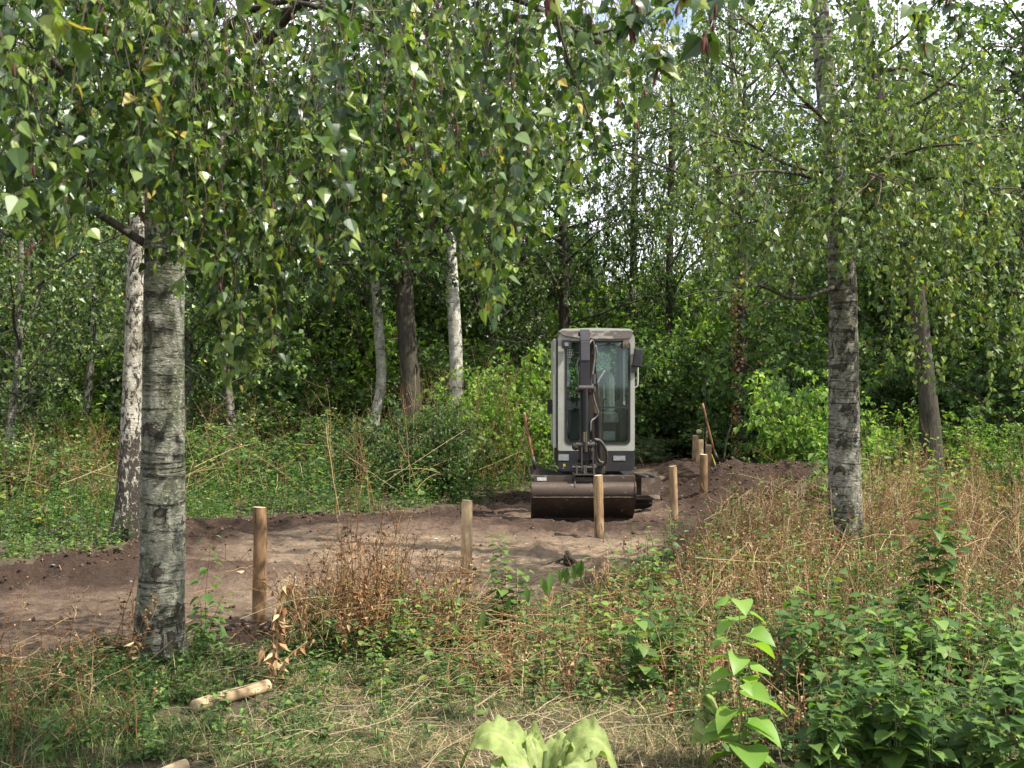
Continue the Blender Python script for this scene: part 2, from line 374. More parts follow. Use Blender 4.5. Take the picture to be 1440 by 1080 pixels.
# ---------------------------------------------------------------- trees
def trunk_mesh(path, rad, mat, parent, sides=40, rings=None, rough=.05, foot=.0, scars=(), tintfoot=1.2, name='trunk', fh=.38):
    """path world-space relative to parent; rad at the same points"""
    L = np.sum(np.linalg.norm(np.diff(path, axis=0), axis=1)); k = rings or max(12, int(L/.05))
    u = np.linspace(0, 1, k); P = smooth_path(path, k); rr = np.interp(u, np.linspace(0, 1, len(rad)), rad)
    h = P[:, 2]-P[0, 2]; rr = rr*(1+foot*np.exp(-h/.13))
    mb = MB(); tubes(mb, P, rr, sides, 0, 0, cap=False)
    V = mb.V[0].reshape(k, sides, 3); C = P[:, None]; d = V-C; th = np.arange(sides)*2*PI/sides
    TH = np.broadcast_to(th[None], (k, sides)); HH = np.broadcast_to(h[:, None], (k, sides))
    nz = fbm(np.cos(TH)*1.2+3, np.sin(TH)*1.2, HH*2.2, 3); nf = fbm(np.cos(TH)*5, np.sin(TH)*5, HH*14, 2)
    lob = np.cos(TH*5+1.3+HH*2)*np.exp(-HH/.25)*foot*.55
    disp = rough*nz + rough*.13*nf + lob
    tint = tintfoot*np.exp(-((HH-.05)/fh)**2) + .08*nz
    for sx_, sh, sw in scars:      # a collar scar: facing angle, height, width
        a = np.arctan2(d[..., 1], d[..., 0]); da = np.angle(np.exp(1j*(a-sx_)))*rr[:, None]
        arch = HH-(sh-.75*np.abs(da)+.012*vn(da*60, HH*9))
        e = np.exp(-(arch/(.02))**2)*np.exp(-(da/sw)**4)
        disp = disp + .10*np.exp(-((HH-sh+.02)/.05)**2)*np.exp(-(da/sw)**2); tint = tint+e*2.2
    V = C+d*(1+disp[..., None]); mb.V[0] = V.reshape(-1, 3); mb.A[0] = np.maximum(tint, 0).ravel()
    return mb.build(name, mat, parent)

def grow_limb(p0, d0, L, k=10, up=0., droop=.5, wob=.12):
    pts = [np.array(p0, float)]; d = np.array(d0, float); s = L/(k-1)
    for i in range(k-1):
        d = d+rng.normal(0, wob, 3)*.6; d[2] += (up*(1-i/k)-droop*(i/k))*.22; d = d/np.linalg.norm(d); pts.append(pts[-1]+d*s)
    return np.array(pts)
def samp(path, t):
    k = len(path)-1; i = np.minimum((t*k).astype(int), k-1); f = (t*k-i)[:, None]; return path[i]*(1-f)+path[i+1]*f
def sublimbs(path, n, Lf, droop=.5, tmin=.2, spread=.9, up=.0):
    out = []; L = np.sum(np.linalg.norm(np.diff(path, axis=0), axis=1))
    for t in np.linspace(tmin, .97, n):
        t = min(.97, max(0, t+R(-.04, .04))); p = samp(path, np.array([t]))[0]; k = len(path)-1; i = min(int(t*k), k-1)
        d = nrm(path[i+1]-path[i]); o = rdir(1)[0]; o = nrm(o-np.dot(o, d)*d); dd = nrm(d*.8+o*spread*np.array([1, 1, .6])); ln = L*Lf*(1-.55*t)*R(.7, 1.25)
        out.append(grow_limb(p, dd, ln, 8, up, droop, .18))
    return out
def twig_set(paths, per_m, Lr=(.3, .8), hang=1.0, k=9, outw=.5, tmin=.15, drop=None):
    """start twigs along limb paths; each arches out and hangs"""
    S = []; T = []
    for p in paths:
        L = np.sum(np.linalg.norm(np.diff(p, axis=0), axis=1)); n = rng.poisson(L*per_m*(1-tmin))+1
        t = tmin+(1-tmin)*rng.random(n); t[0] = 1.; S.append(samp(p, t*.999)); 
        kk = len(p)-1; i = np.minimum((t*kk).astype(int), kk-1); T.append(nrm(p[i+1]-p[i]))
    S = np.concatenate(S); T = np.concatenate(T); n = len(S)
    D = nrm(T*.5+rdir(n, -.4, .7)*outw*1.4); Ln = R(Lr[0], Lr[1], n)*(.75+.5*rng.random(n)); st = (Ln/(k-1))[:, None]
    P = np.zeros((n, k, 3)); P[:, 0] = S; d = D
    g = np.array([0, 0, -1.])
    for j in range(1, k):
        d = nrm(d+g*hang*.38+rng.normal(0, .10, (n, 3))); P[:, j] = P[:, j-1]+d*st
    return P, Ln
def leaf_twigs(mbl, mbw, P, Ln, space, size, tmpl, lmat=0, wmat=1, tw=.0014, twl=True, sz_var=.36, hangleaf=.42, yellow=.015, curl=.12, tint_shift=0., petiole=.35, light=None, drawpet=False, sides=3):
    n, k, _ = P.shape
    if twl: tubes(mbw, P, (tw*np.linspace(1.5, .6, k))[None]*np.ones((n, 1)), sides, wmat)
    m = np.maximum(2, (Ln/space).astype(int)); idx = np.repeat(np.arange(n), m); tot = len(idx)
    t = rng.random(tot)*.88+.12; q = t*(k-1); i = np.minimum(q.astype(int), k-2); f = (q-i)[:, None]
    B = P[idx, i]*(1-f)+P[idx, i+1]*f; Tn = nrm(P[idx, i+1]-P[idx, i])
    side = nrm(np.cross(Tn, rdir(tot))); pd = nrm(side+Tn*.5+np.array([0, 0, -.3])); pet = size*petiole
    B2 = B+pd*pet*R(.6, 1.3, tot)[:, None]
    if drawpet: tubes(mbw, np.stack([B, B+pd*pet*.5, B2], 1), .0006, 3, wmat)
    D = nrm(pd*.8+np.array([0, 0, -1.])*hangleaf+rdir(tot)*.75)
    N = nrm(side*.7*np.sign(side[:, 2:3]+1e-6)+np.array([0, 0, .7])+rdir(tot)*.6)
    L = size*(1+sz_var*rng.normal(0, 1, tot)).clip(.45, 1.6)
    ti = tints(tot, yellow); ti = np.where(ti > .9, ti, np.clip(ti+np.repeat(rng.normal(0, .13, n), m), .02, .88)); ti = np.where(ti > .9, ti, np.clip(ti+tint_shift, 0, .86))
    leaves(mbl, B2, D, N, L, tmpl, ti, lmat, curl*R(-.6, 3.2, tot), R(.8, 1.15, tot))
def catkins(mb, P, n, size, mat):
    if n <= 0: return
    idx = rng.integers(0, len(P), n); k = P.shape[1]; i = rng.integers(2, k, n); B = P[idx, i]+rng.normal(0, .004, (n, 3))
    z = np.linspace(0, 1, 7); L = size*R(.7, 1.3, n)
    bend = nrm(rdir(n)*.2+np.array([0, 0, -1])); Q = B[:, None]+bend[:, None]*(z[None, :, None]*L[:, None, None]+.006)
    prof = np.array([.15, .8, 1, 1, .95, .7, .1])*size*.115; tubes(mb, Q, prof[None]*np.ones((n, 1)), 5, mat)

def auto_limbs(top, n, z0, z1, Lmax, elev=(.3, 1.), axisf=None, droop=.6, prof=None, kk=10):
    out = []
    for i in range(n):
        f = (i+.5)/n; z = z0+(z1-z0)*f; az = i*2.4+R(-.4, .4); e = R(*elev); L = Lmax*((prof(f)) if prof else (1-.75*f))*R(.75, 1.2)
        p0 = axisf(z) if axisf else np.array([0, 0, z]); out.append(grow_limb(p0, (math.cos(az)*math.cos(e), math.sin(az)*math.cos(e), math.sin(e)), L, kk, .15, droop, .14))
    return out
def crown_mesh(name, mats, limbs, nsub, subL, per_m, Lr, space, size, tmpl, hang=1., lr=.02, yellow=.015, hl=.8, tw=.0016, sides=5, droop=.6, spread=.9, tmin=.2, twl=True, cat=0, keep=None):
    mb = MB(); subs = []
    for l in limbs:
        subs += sublimbs(l, nsub, subL, droop, tmin, spread)
    for l in limbs: tubes(mb, l, np.linspace(1, .25, len(l))*lr*(.4+.25*np.linalg.norm(l[-1]-l[0])), sides, 1)
    if subs: tubes(mb, np.array(subs), (np.linspace(1, .3, 8)*lr*.33)[None]*np.ones((len(subs), 1)), 4, 1)
    P, Ln = twig_set(limbs+subs, per_m, Lr, hang)
    if keep is not None: kq = keep(P[:, -1])*keep(P[:, 4]); P, Ln = P[kq], Ln[kq]
    leaf_twigs(mb, mb, P, Ln, space, size, tmpl, 0, 1, tw, twl, hangleaf=hl, yellow=yellow)
    if cat: catkins(mb, P, cat, .035, 2)
    return mb.mesh(name, mats)

# shared far crowns (local origin = foot of the tree, built for a 9 m tree)
def mk_birch(i, dens=1.):
    return crown_mesh('birch_crown', [M['leaf_birch'], M['limb']], auto_limbs(9, int(26*dens), 1.5, 8.6, 2.2, (.25, 1.0), droop=.7, prof=lambda f: .55+.9*math.sin(PI*min(1, f*1.1))**.7*(1-.55*f)), 6, .5, 4.2, (.4, 1.), .05, .075, T_FAR, hang=.75, lr=.03, twl=True, tw=.003, hl=.35)
def mk_leafy(i, mat='leaf_dark'):
    return crown_mesh('leafy_crown', [M[mat], M['limb']], auto_limbs(9, 26, .8, 8.4, 2.5, (.1, .9), droop=.25, prof=lambda f: .5+.95*math.sin(PI*min(1, f*1.05))**.6*(1-.5*f)), 6, .5, 4.5, (.25, .6), .045, .10, T_FAR, hang=.3, lr=.035, hl=.3, tw=.003, yellow=.004)
BIRCH = [mk_birch(i) for i in range(3)]
LEAFY = [mk_leafy(i) for i in range(2)]
def mk_bush(mat, h=2.2, w=1.0, size=.07, n=20, per=9, yellow=.004, tmpl=T_FAR, hang=.25, Lr=(.2, .5), space=.035):
    limbs = []
    for i in range(n):
        az = i*2.4; e = R(.55, 1.45); limbs.append(grow_limb((R(-.12, .12)*w, R(-.12, .12)*w, 0), (math.cos(az)*math.cos(e), math.sin(az)*math.cos(e), math.sin(e)), h*R(.65, 1.05), 10, .1, .35, .13))
    return crown_mesh('foliage', [M[mat], M['twig']], limbs, 7, .42, per, Lr, space, size, tmpl, hang=hang, lr=.014, hl=.4, tw=.0022, droop=.2, yellow=yellow, tmin=.12)
BUSH = {'dark': [mk_bush('leaf_dark'), mk_bush('leaf_dark', 2.2, 1, .085)], 'bright': [mk_bush('leaf_bright'), mk_bush('leaf_bright', 2.2, 1, .10, 14, 5)],
        'mid': [mk_bush('leaf_weed'), mk_bush('leaf_birch', 2.2, 1, .06)], 'grey': [mk_bush('leaf_grey', yellow=.02)]}
def bush(px, py, d, hpx, kind, label, name='bush', cat='bush', group=None, wide=1., i=0, rz=None):
    x = (px-720)/F*d; z0 = gz(x, d); h = hpx/F*d
    e = empty(name, (x, d, z0-.03), label, cat, group, R(0, 6.28) if rz is None else rz); s = h/2.25
    o = bpy.data.objects.new('foliage', BUSH[kind][i % len(BUSH[kind])]); COL.objects.link(o); o.parent = e; o.scale = (s*wide, s*wide, s); return e

def far_tree(pts, kind, bark, label, crown_h, group=None, cz=0, cs=None, name='birch_tree', crown_w=1., lift=0.):
    """pts: [(px, py, width_px)] from foot upwards with the distance first"""
    d, pts = pts[0], pts[1:]
    x0, y0 = (pts[0][0]-720)/F*d, d; z0 = gz(x0, y0)-.08
    W = [wp(p[0], p[1], d) for p in pts]; W[0][2] = z0
    path = np.array(W)-np.array([x0, y0, z0]); rad = [p[2]/2/F*d for p in pts]
    top = crown_h
    if path[-1][2] < top*.9:
        path = np.vstack([path, path[-1]+np.array([R(-.1, .1), R(-.1, .1), (top*.9-path[-1][2])])]); rad.append(.02)
    e = empty(name, (x0, y0, z0), label, 'tree', group)
    trunk_mesh(path, rad, M[bark], e, 14, 40, .05, .25)
    ms = {'birch': BIRCH, 'leafy': LEAFY}[kind]; o = bpy.data.objects.new('crown', ms[rng.integers(0, len(ms))]); COL.objects.link(o); o.parent = e
    s = crown_h/9; mid = path[len(path)//2]; o.location = (path[-1][0]*.7, path[-1][1]*.7, lift); o.rotation_euler = (0, 0, R(0, 6.28)); o.scale = (s*crown_w, s*crown_w, s)
    return e

# ----- the four near birches, each grown on its own
def img_path(pts): return np.array([wp(*p) for p in pts])
def near_tree(label, foot, pts, bark, topz, sides=48, rough=.045, foot_fl=.3, scars=(), tintfoot=1.2, lean=(0, 0), fh=.38):
    d = foot[1]; x0 = foot[0]; z0 = gz(*foot)-.05
    W = [np.array([x0, d, z0])]+[wp(p[0], p[1], d) for p in pts]; rad = [p[2]/2/F*d for p in pts]; rad = [rad[0]]+rad
    last = W[-1]
    while W[-1][2] < topz-1.2:
        W.append(W[-1]+np.array([lean[0]+R(-.06, .06), lean[1]+R(-.06, .06), 1.2])); rad.append(max(.015, rad[-1]*.84))
    path = np.array(W)-np.array([x0, d, z0]); e = empty('birch_tree', (x0, d, z0), label, 'tree')
    # equal parameter spacing by height
    hz = path[:, 2]; kz = np.linspace(0, hz[-1], len(path)*2); path2 = np.stack([np.interp(kz, hz, path[:, 0]), np.interp(kz, hz, path[:, 1]), kz], -1); rad2 = np.interp(kz, hz, rad)
    trunk_mesh(path2, rad2, M[bark], e, sides, int(hz[-1]/.03), rough, foot_fl, scars, tintfoot, fh=fh)
    ax = lambda z: np.array([np.interp(z, hz, path[:, 0]), np.interp(z, hz, path[:, 1]), z])
    return e, np.array([x0, d, z0]), ax
FRONT = -PI/2
# A: the big grey-green trunk on the left
footA = (-2.01, 6.12)
eA, oA, axA = near_tree('thick grey green birch with black branch scars, the nearest trunk, left of the path', footA,
    [(223, 900, 68), (228, 800, 62), (229, 700, 60), (230, 600, 58), (230, 500, 57), (231, 400, 56), (232, 300, 54), (234, 200, 50), (234, 0, 46)], 'bark_a', 8.6,
    72, .028, .22, [(FRONT-.5, 2.02, .06), (FRONT-.45, 1.42, .06), (FRONT+.2, .95, .035), (FRONT+.1, .62, .03)], .62)
def hang_clusters(spec, k, ztop):
    """clusters of hanging twigs: (photo x, lowest photo y, distance, how many, spread in photo px)"""
    out = []; ln = []
    for px, py, d, n, sp in spec:
        for i in range(n):
            q = R(-1, 1); b = wp(px+q*sp, py-abs(q)*90-R(0, 110), d+R(-.25, .25)); h = min(max(.3, (ztop-b[2])*R(.55, 1.)), 1.5*R(.7, 1.1)); a = R(0, 6.3)
            out.append(smooth_path([b+np.array([np.cos(a)*h*.25, np.sin(a)*h*.25, h]), b+np.array([np.cos(a)*h*.10+R(-.03, .03), np.sin(a)*h*.1, h*.6]), b+np.array([R(-.03, .03), 0, h*.25]), b], k)); ln.append(h)
    return np.array(out), np.array(ln)
HANGC = hang_clusters([(1300, 600, 8.6, 12, 40), (1250, 520, 8.4, 9, 30), (1340, 560, 8.8, 12, 50), (1400, 600, 8.8, 14, 60), (1225, 440, 8.2, 8, 30), (1440, 560, 8.5, 12, 50), (1290, 480, 9, 12, 60), (1370, 480, 9, 16, 60), (1110, 440, 8.8, 8, 50), (1040, 430, 8.8, 9, 50), (1000, 380, 8.6, 9, 50), (1185, 405, 8.6, 16, 40), (1160, 350, 8.4, 12, 50), (1210, 370, 8.4, 12, 50), (1150, 200, 8.6, 12, 60), (1230, 180, 8.6, 12, 60), (1160, 80, 8.7, 12, 60), (1240, 60, 9, 12, 70), (1320, 380, 8.3, 14, 70), (1400, 400, 8.3, 14, 70)], 10, 5.2)
def L(pts, k=14): return smooth_path(np.array(pts, float), k)
A_limbs = [L([axA(2.5)+oA, (-1.3, 5.2, 3.15), (-.7, 4.4, 3.35), (-.1, 3.9, 3.1), (.3, 3.6, 2.8)]),
    L([axA(2.9)+oA, (-2.0, 5.0, 3.5), (-1.6, 4.0, 3.6), (-1.1, 3.3, 3.2)]),
    L([axA(2.75)+oA, (-2.5, 5.2, 3.1), (-2.6, 4.2, 3.2), (-2.2, 3.3, 2.9)]),
    L([axA(3.0)+oA, (-1.2, 5.6, 3.6), (-.3, 5.1, 3.7), (.5, 4.7, 3.4)]),
    L([axA(2.4)+oA, (-2.9, 5.9, 2.95), (-3.5, 5.5, 3.0)]),
    L([axA(2.7)+oA, (-1.6, 6.6, 3.3), (-.8, 6.9, 3.6), (0, 6.8, 3.4)]),
    L([axA(3.3)+oA, (-1.7, 4.7, 3.9), (-1.2, 3.4, 3.7), (-.8, 2.7, 3.1)]),
    L([axA(3.1)+oA, (-2.1, 5., 3.5), (-1.8, 4.2, 3.5), (-1.4, 3.7, 3.15), (-1.1, 3.5, 2.9)]),
    L([axA(2.9)+oA, (-2.4, 5., 3.4), (-2.1, 3.8, 3.3), (-1.6, 2.9, 2.95)]),
    L([axA(2.8)+oA, (-1.5, 5.3, 3.3), (-1.0, 4.6, 3.3), (-.5, 4.3, 3.05)]),
    L([axA(3.4)+oA, (-1.3, 5.0, 3.9), (-.5, 4.2, 3.8), (.0, 3.4, 3.3), (.15, 3.1, 2.9)])]
# how low the hanging curtain may reach, read at the near twigs: photo x -> photo y
ENVX = [-200, 0, 60, 130, 200, 260, 300, 350, 400, 440, 480, 520, 560, 600, 650, 700, 740, 800, 860, 920, 1000]
ENVY = [330, 300, 350, 330, 250, 270, 420, 545, 480, 400, 430, 330, 300, 320, 380, 440, 330, 290, 220, 120, 20]
def env_keep(Q):
    px = 720+F*Q[:, 0]/np.maximum(Q[:, 1], .3); py = 540-F*(Q[:, 2]-H)/np.maximum(Q[:, 1], .3)
    lim = np.interp(px, ENVX, ENVY)+35*vn(px/23., Q[:, 1]*3)
    return (py < lim) & (Q[:, 1] > 1.5)
subsA = []
for l in A_limbs: subsA += sublimbs(l, 7, .42, .35, .25, .8)
subsA = [s for s in subsA if s[:, 1].min() > 1.7 and s[:, 2].min() > 2.2]
def cut(P, Ln, keep):
    """shorten each twig to the part that passes keep()"""
    ok = []; out = []; ln = []
    n, k, _ = P.shape; kk = keep(P.reshape(-1, 3)).reshape(n, k)
    for i in range(n):
        bad = np.where(~kk[i])[0]; m = bad[0] if len(bad) else k
        if m >= 4:
            t = np.linspace(0, m-1, k); j = np.minimum(t.astype(int), k-2); f = (t-j)[:, None]
            out.append(P[i, j]*(1-f)+P[i, j+1]*f); ln.append(Ln[i]*(m-1)/(k-1))
    return np.array(out), np.array(ln)
def wood(parent, name, paths, r0, org, mat='limb', sides=7):
    for p in paths:
        mb = MB(); n = len(p); tubes(mb, p-org, np.linspace(r0, r0*.3, n), sides, 0); mb.build(name, M[mat], parent)
wood(eA, 'limb', A_limbs, .026, oA)
mbA = MB(); tubes(mbA, np.array(subsA), (np.linspace(1, .35, 8)*.0065)[None]*np.ones((len(subsA), 1)), 5, 1)
P, Ln = twig_set(A_limbs+subsA, 5.2, (.6, 1.9), 1.0, 15, .5, .12); P, Ln = cut(P, Ln, env_keep); print('TWIGS A', len(P), (P[:, :, 1].mean(1) < 4.6).sum(), Ln.sum())
HA = hang_clusters([(345, 600, 3.5, 16, 60), (300, 480, 3.6, 10, 40), (400, 520, 3.7, 12, 40), (470, 490, 3.9, 12, 40), (250, 420, 3.3, 7, 40), (560, 400, 3.8, 9, 40), (620, 420, 3.7, 9, 40), (690, 485, 3.5, 12, 30), (745, 400, 3.9, 9, 40), (220, 360, 2.9, 7, 30), (520, 420, 4.1, 10, 40), (800, 350, 4.2, 9, 40), (430, 440, 4.2, 10, 40), (60, 370, 2.3, 5, 50), (215, 400, 3.4, 14, 40), (245, 380, 4.2, 12, 30), (185, 370, 3.0, 8, 30), (840, 240, 3.6, 8, 30)], 15, 3.15)
P = np.concatenate([P, HA[0]]); Ln = np.concatenate([Ln, HA[1]])
near = P[:, :, 1].mean(1) < 4.6
leaf_twigs(mbA, mbA, P[near], Ln[near], .024, .035, T_BIRCH, 0, 1, .0011, yellow=.02, curl=.15, petiole=.4, drawpet=True)
leaf_twigs(mbA, mbA, P[~near], Ln[~near], .030, .045, T_FAR, 0, 1, .0012, yellow=.02)
catkins(mbA, P, 420, .034, 2)
# upper crown above the frame, which shades the left of the place
upl = auto_limbs(9, 22, 3.6, 8.2, 2.6, (.3, 1.), axA, .6, lambda f: 1-.6*f)
upl = [l+oA for l in upl]; us = []
for l in upl: tubes(mbA, l, np.linspace(.02, .006, len(l)), 5, 1); us += sublimbs(l, 6, .5, .6)
P2, L2 = twig_set(upl+us, 5.5, (.4, 1.), 1.1); 
_k = (P2[:, -1, 1] > 3.2); P2, L2 = P2[_k], L2[_k]
leaf_twigs(mbA, mbA, P2, L2, .05, .06, T_FAR, 0, 1, .002)
for i in range(len(mbA.V)): mbA.V[i] = mbA.V[i]-oA
mbA.build('crown', [M['leaf_near'], M['twig'], M['catkin']], eA)

# near birch standing just outside the right of the frame-top view: its twigs dip in at the top (trunk behind the camera's right)
fN = (1.9, .6); oN = np.array([fN[0], fN[1], gz(*fN)-.05])
eN = empty('birch_tree', oN, 'birch standing outside the picture whose twigs with brown catkins dip in at the top', 'tree')
trunk_mesh(np.array([(0, 0, 0), (.02, .05, 1.5), (-.03, .1, 3), (0, .1, 5), (0, .1, 7.5)]), [.12, .1, .09, .06, .02], M['bark_a'], eN, 24, 120, .04, .3)
N_l = [L([(1.9, .7, 3.2), (1.5, 1.6, 3.3), (1.0, 2.4, 3.1), (.45, 2.8, 2.75)]), L([(1.9, .7, 3.4), (2.0, 2.2, 3.7), (1.9, 3.6, 3.6), (1.6, 4.4, 3.25)]), L([(1.9, .7, 3.), (1.0, 1.3, 3.3), (.2, 2., 3.2), (-.5, 2.3, 2.9)]),
       L([(1.9, .7, 3.3), (.4, 1.2, 3.5), (-1., 1.7, 3.2), (-1.75, 2.15, 2.75)])]
mbN = MB()
for l in N_l: tubes(mbN, l, np.linspace(.016, .003, len(l)), 6, 1)
PTS = [((.47, 2.76, 2.74), (.40, 2.74, 2.56), (.36, 2.72, 2.46)), ((.52, 2.7, 2.8), (.50, 2.62, 2.60), (.47, 2.6, 2.50)), ((.30, 2.6, 2.75), (.30, 2.55, 2.57), (.28, 2.5, 2.5)), ((.45, 2.6, 2.76), (.42, 2.55, 2.66), (.40, 2.5, 2.58)),
       ((1.62, 4.4, 3.28), (1.66, 4.35, 3.14), (1.68, 4.33, 3.02)), ((1.70, 4.2, 3.3), (1.73, 4.2, 3.15), (1.76, 4.2, 3.06)), ((.12, 2.5, 2.8), (.1, 2.5, 2.64), (.08, 2.5, 2.56)),
       ((-.5, 2.3, 2.9), (-.53, 2.25, 2.6), (-.55, 2.2, 2.45)), ((-1.1, 1.9, 3.0), (-1.0, 1.95, 2.5), (-.98, 1.95, 2.22)), ((-1.3, 2.0, 2.9), (-1.15, 2.05, 2.5), (-1.05, 2.1, 2.25)), ((-1.75, 2.15, 2.75), (-1.42, 2.2, 2.35), (-1.28, 2.2, 2.08)), ((-1.6, 2.1, 2.8), (-1.5, 2.1, 2.4), (-1.40, 2.15, 2.0)), ((-1.2, 1.8, 2.9), (-.9, 1.95, 2.42), (-.82, 2.0, 2.3)), ((-.8, 1.8, 2.9), (-.78, 1.9, 2.5), (-.7, 2.0, 2.38)), ((-1.5, 2, 2.8), (-1.2, 2.2, 2.42), (-1.02, 2.3, 2.32))]
PN = np.array([smooth_path(p, 9) for p in PTS]); LNn = np.array([.34]*7+[.5]*8)
leaf_twigs(mbN, mbN, PN, LNn, .020, .052, T_SERR, 0, 1, .0015, yellow=.12, curl=.2, petiole=.4, drawpet=True, tint_shift=.12); catkins(mbN, PN[:7], 60, .04, 2); catkins(mbN, PN, 14, .04, 2)
upN = [l+oN for l in auto_limbs(9, 12, 3.8, 7.2, 1.8, (.3, 1.), None, .6, lambda f: 1-.6*f)]; us = []
for l in upN: us += sublimbs(l, 4, .5, .6)
P2, L2 = twig_set(upN+us, 2.2, (.3, .8), 1.1); _k = P2[:, :, 1].max(1) < 2.2; leaf_twigs(mbN, mbN, P2[_k], L2[_k], .06, .06, T_FAR, 0, 1, .002)
for i in range(len(mbN.V)): mbN.V[i] = mbN.V[i]-oN
mbN.build('crown', [M['leaf_near'], M['twig'], M['catkin']], eN)

def full_crown(e, o, limbs, nsub, subL, per_m, Lr, space, size, hang, mats, cat=0, keep=None, r0=.02, extra=(), tint_shift=0, droop=.5, hl=.7, tmpl=T_FAR, yellow=.015):
    mb = MB(); subs = []
    for l in limbs: subs += sublimbs(l, nsub, subL, droop, .22, .9)
    tubes(mb, np.array(subs), (np.linspace(1, .35, 8)*r0*.35)[None]*np.ones((len(subs), 1)), 4, 1)
    P, Ln = twig_set(list(limbs)+subs, per_m, Lr, hang, 10, .6, .18)
    if keep is not None: P, Ln = cut(P, Ln, keep)
    if len(extra): P = np.concatenate([P, extra[0]]); Ln = np.concatenate([Ln, extra[1]])
    leaf_twigs(mb, mb, P, Ln, space, size, tmpl, 0, 1, .0014, tint_shift=tint_shift, hangleaf=hl, yellow=yellow)
    if cat: catkins(mb, P, cat, .034, 2)
    for i in range(len(mb.V)): mb.V[i] = mb.V[i]-o
    mb.build('crown', mats, e)
# B: white birch behind A
footB = ((172-720)/F*11.0, 11.0)
eB, oB, axB = near_tree('slimmer white birch with black diamond marks, just behind the thick grey green one', footB,
    [(176, 745, 35), (181, 680, 31), (184, 600, 28), (188, 500, 27), (191, 400, 25), (196, 250, 22), (200, 100, 19)], 'bark_b', 8.5, 40, .05, .3, (), .5, (.03, 0), fh=1.0)
lB = [l+oB for l in auto_limbs(9, 14, 2.7, 8., 2.2, (.3, 1.), axB, .7, lambda f: 1-.6*f)]; wood(eB, 'limb', lB[:5], .022, oB); 
full_crown(eB, oB, lB, 6, .5, 4.5, (.4, 1.0), .045, .055, 1.1, [M['leaf_birch'], M['limb'], M['catkin']], 150)

# C: right-hand birch
footC = ((1190-720)/F*9.6, 9.6)
eC, oC, axC = near_tree('grey birch with black rings standing in the dry brown weeds right of the excavator', footC,
    [(1190, 790, 47), (1188, 700, 45), (1187, 600, 43), (1186, 500, 41), (1185, 400, 38), (1182, 330, 35), (1172, 240, 32), (1162, 120, 29), (1150, 0, 27)], 'bark_c', 10, 56, .04, .25,
    [(FRONT-.4, 1.18, .06), (FRONT-.1, 1.5, .05), (FRONT-.6, .95, .05)], .6, (-.05, 0))
def at(px, py, d): return tuple(wp(px, py, d))
C_l = [L([at(1180, 246, 9.6), at(1110, 232, 9.2), at(1060, 205, 8.8), at(1000, 190, 8.4)]), L([at(1178, 250, 9.6), at(1100, 300, 9.3), at(1020, 320, 9.0)]), L([at(1186, 330, 9.6), at(1250, 270, 8.9), at(1330, 250, 8.3), at(1420, 280, 8.)]),
       L([at(1186, 140, 9.7), at(1215, 95, 9.6), at(1270, 55, 9.4), at(1320, 0, 9.2)]), L([at(1215, 98, 9.6), at(1290, 100, 9.4), at(1350, 122, 9.2), at(1440, 128, 9.)]), L([at(1184, 400, 9.6), at(1120, 420, 9.2), at(1060, 400, 8.8), at(1010, 420, 8.6)]),
       L([at(1178, 300, 9.6), at(1150, 255, 8.9), at(1080, 240, 8.2), at(1010, 250, 7.8)]), L([at(1180, 300, 9.6), at(1240, 240, 8.7), at(1290, 210, 8.0), at(1380, 200, 7.6)]), L([at(1180, 320, 9.6), at(1200, 270, 8.9), at(1220, 245, 8.2), at(1240, 250, 7.6)]),
       L([at(1175, 180, 9.6), at(1120, 130, 9.3), at(1080, 60, 9.2), at(1040, 20, 9.)]), L([at(1180, 280, 9.6), at(1260, 230, 9.8), at(1340, 190, 10), at(1430, 180, 10.2)]), L([at(1175, 200, 9.6), at(1240, 160, 9.2), at(1300, 140, 8.9), at(1400, 60, 8.6)])]
wood(eC, 'limb', C_l, .022, oC)
CX = [900, 990, 1010, 1060, 1120, 1160, 1215, 1250, 1300, 1400, 1500]; CY = [240, 330, 420, 425, 400, 390, 395, 440, 600, 640, 640]
def keepC(Q):
    px = 720+F*Q[:, 0]/Q[:, 1]; py = 540-F*(Q[:, 2]-H)/Q[:, 1]
    return (py < np.interp(px, CX, CY)+25*vn(px/19., Q[:, 1]*2)) & (px > 960)
upC = [l+oC for l in auto_limbs(9, 9, 5.6, 9.4, 1.9, (.3, 1.), axC, .6, lambda f: 1-.6*f)]
full_crown(eC, oC, C_l+upC, 7, .42, 6.0, (.35, .95), .034, .047, .8, [M['leaf_birch'], M['twig'], M['catkin']], 120, keepC, tint_shift=.18, extra=HANGC)

# D: birch right, farther, leaning left as it rises
footD = ((1312-720)/F*15.2, 15.2)
eD, oD, axD = near_tree('dark based birch at the right, rising behind hanging leaves and leaning left at its top', footD,
    [(1311, 680, 34), (1308, 600, 29), (1303, 540, 24), (1296, 480, 24), (1288, 400, 23), (1270, 300, 22), (1250, 210, 21), (1232, 130, 20), (1215, 30, 17)], 'bark_dark', 10.5, 40, .05, .35, (), .9, (-.08, 0), fh=.8)
lD = [l+oD for l in auto_limbs(9, 18, 2.8, 10, 2.6, (.2, .9), axD, .7, lambda f: 1-.55*f)]; wood(eD, 'limb', lD[:8], .026, oD)
full_crown(eD, oD, lD, 6, .45, 3.6, (.4, 1.), .045, .055, 1., [M['leaf_birch'], M['limb'], M['catkin']], 80, lambda Q: Q[:, 2] > 1.75+.25*vn(Q[:, 0]*2, Q[:, 1]*2))
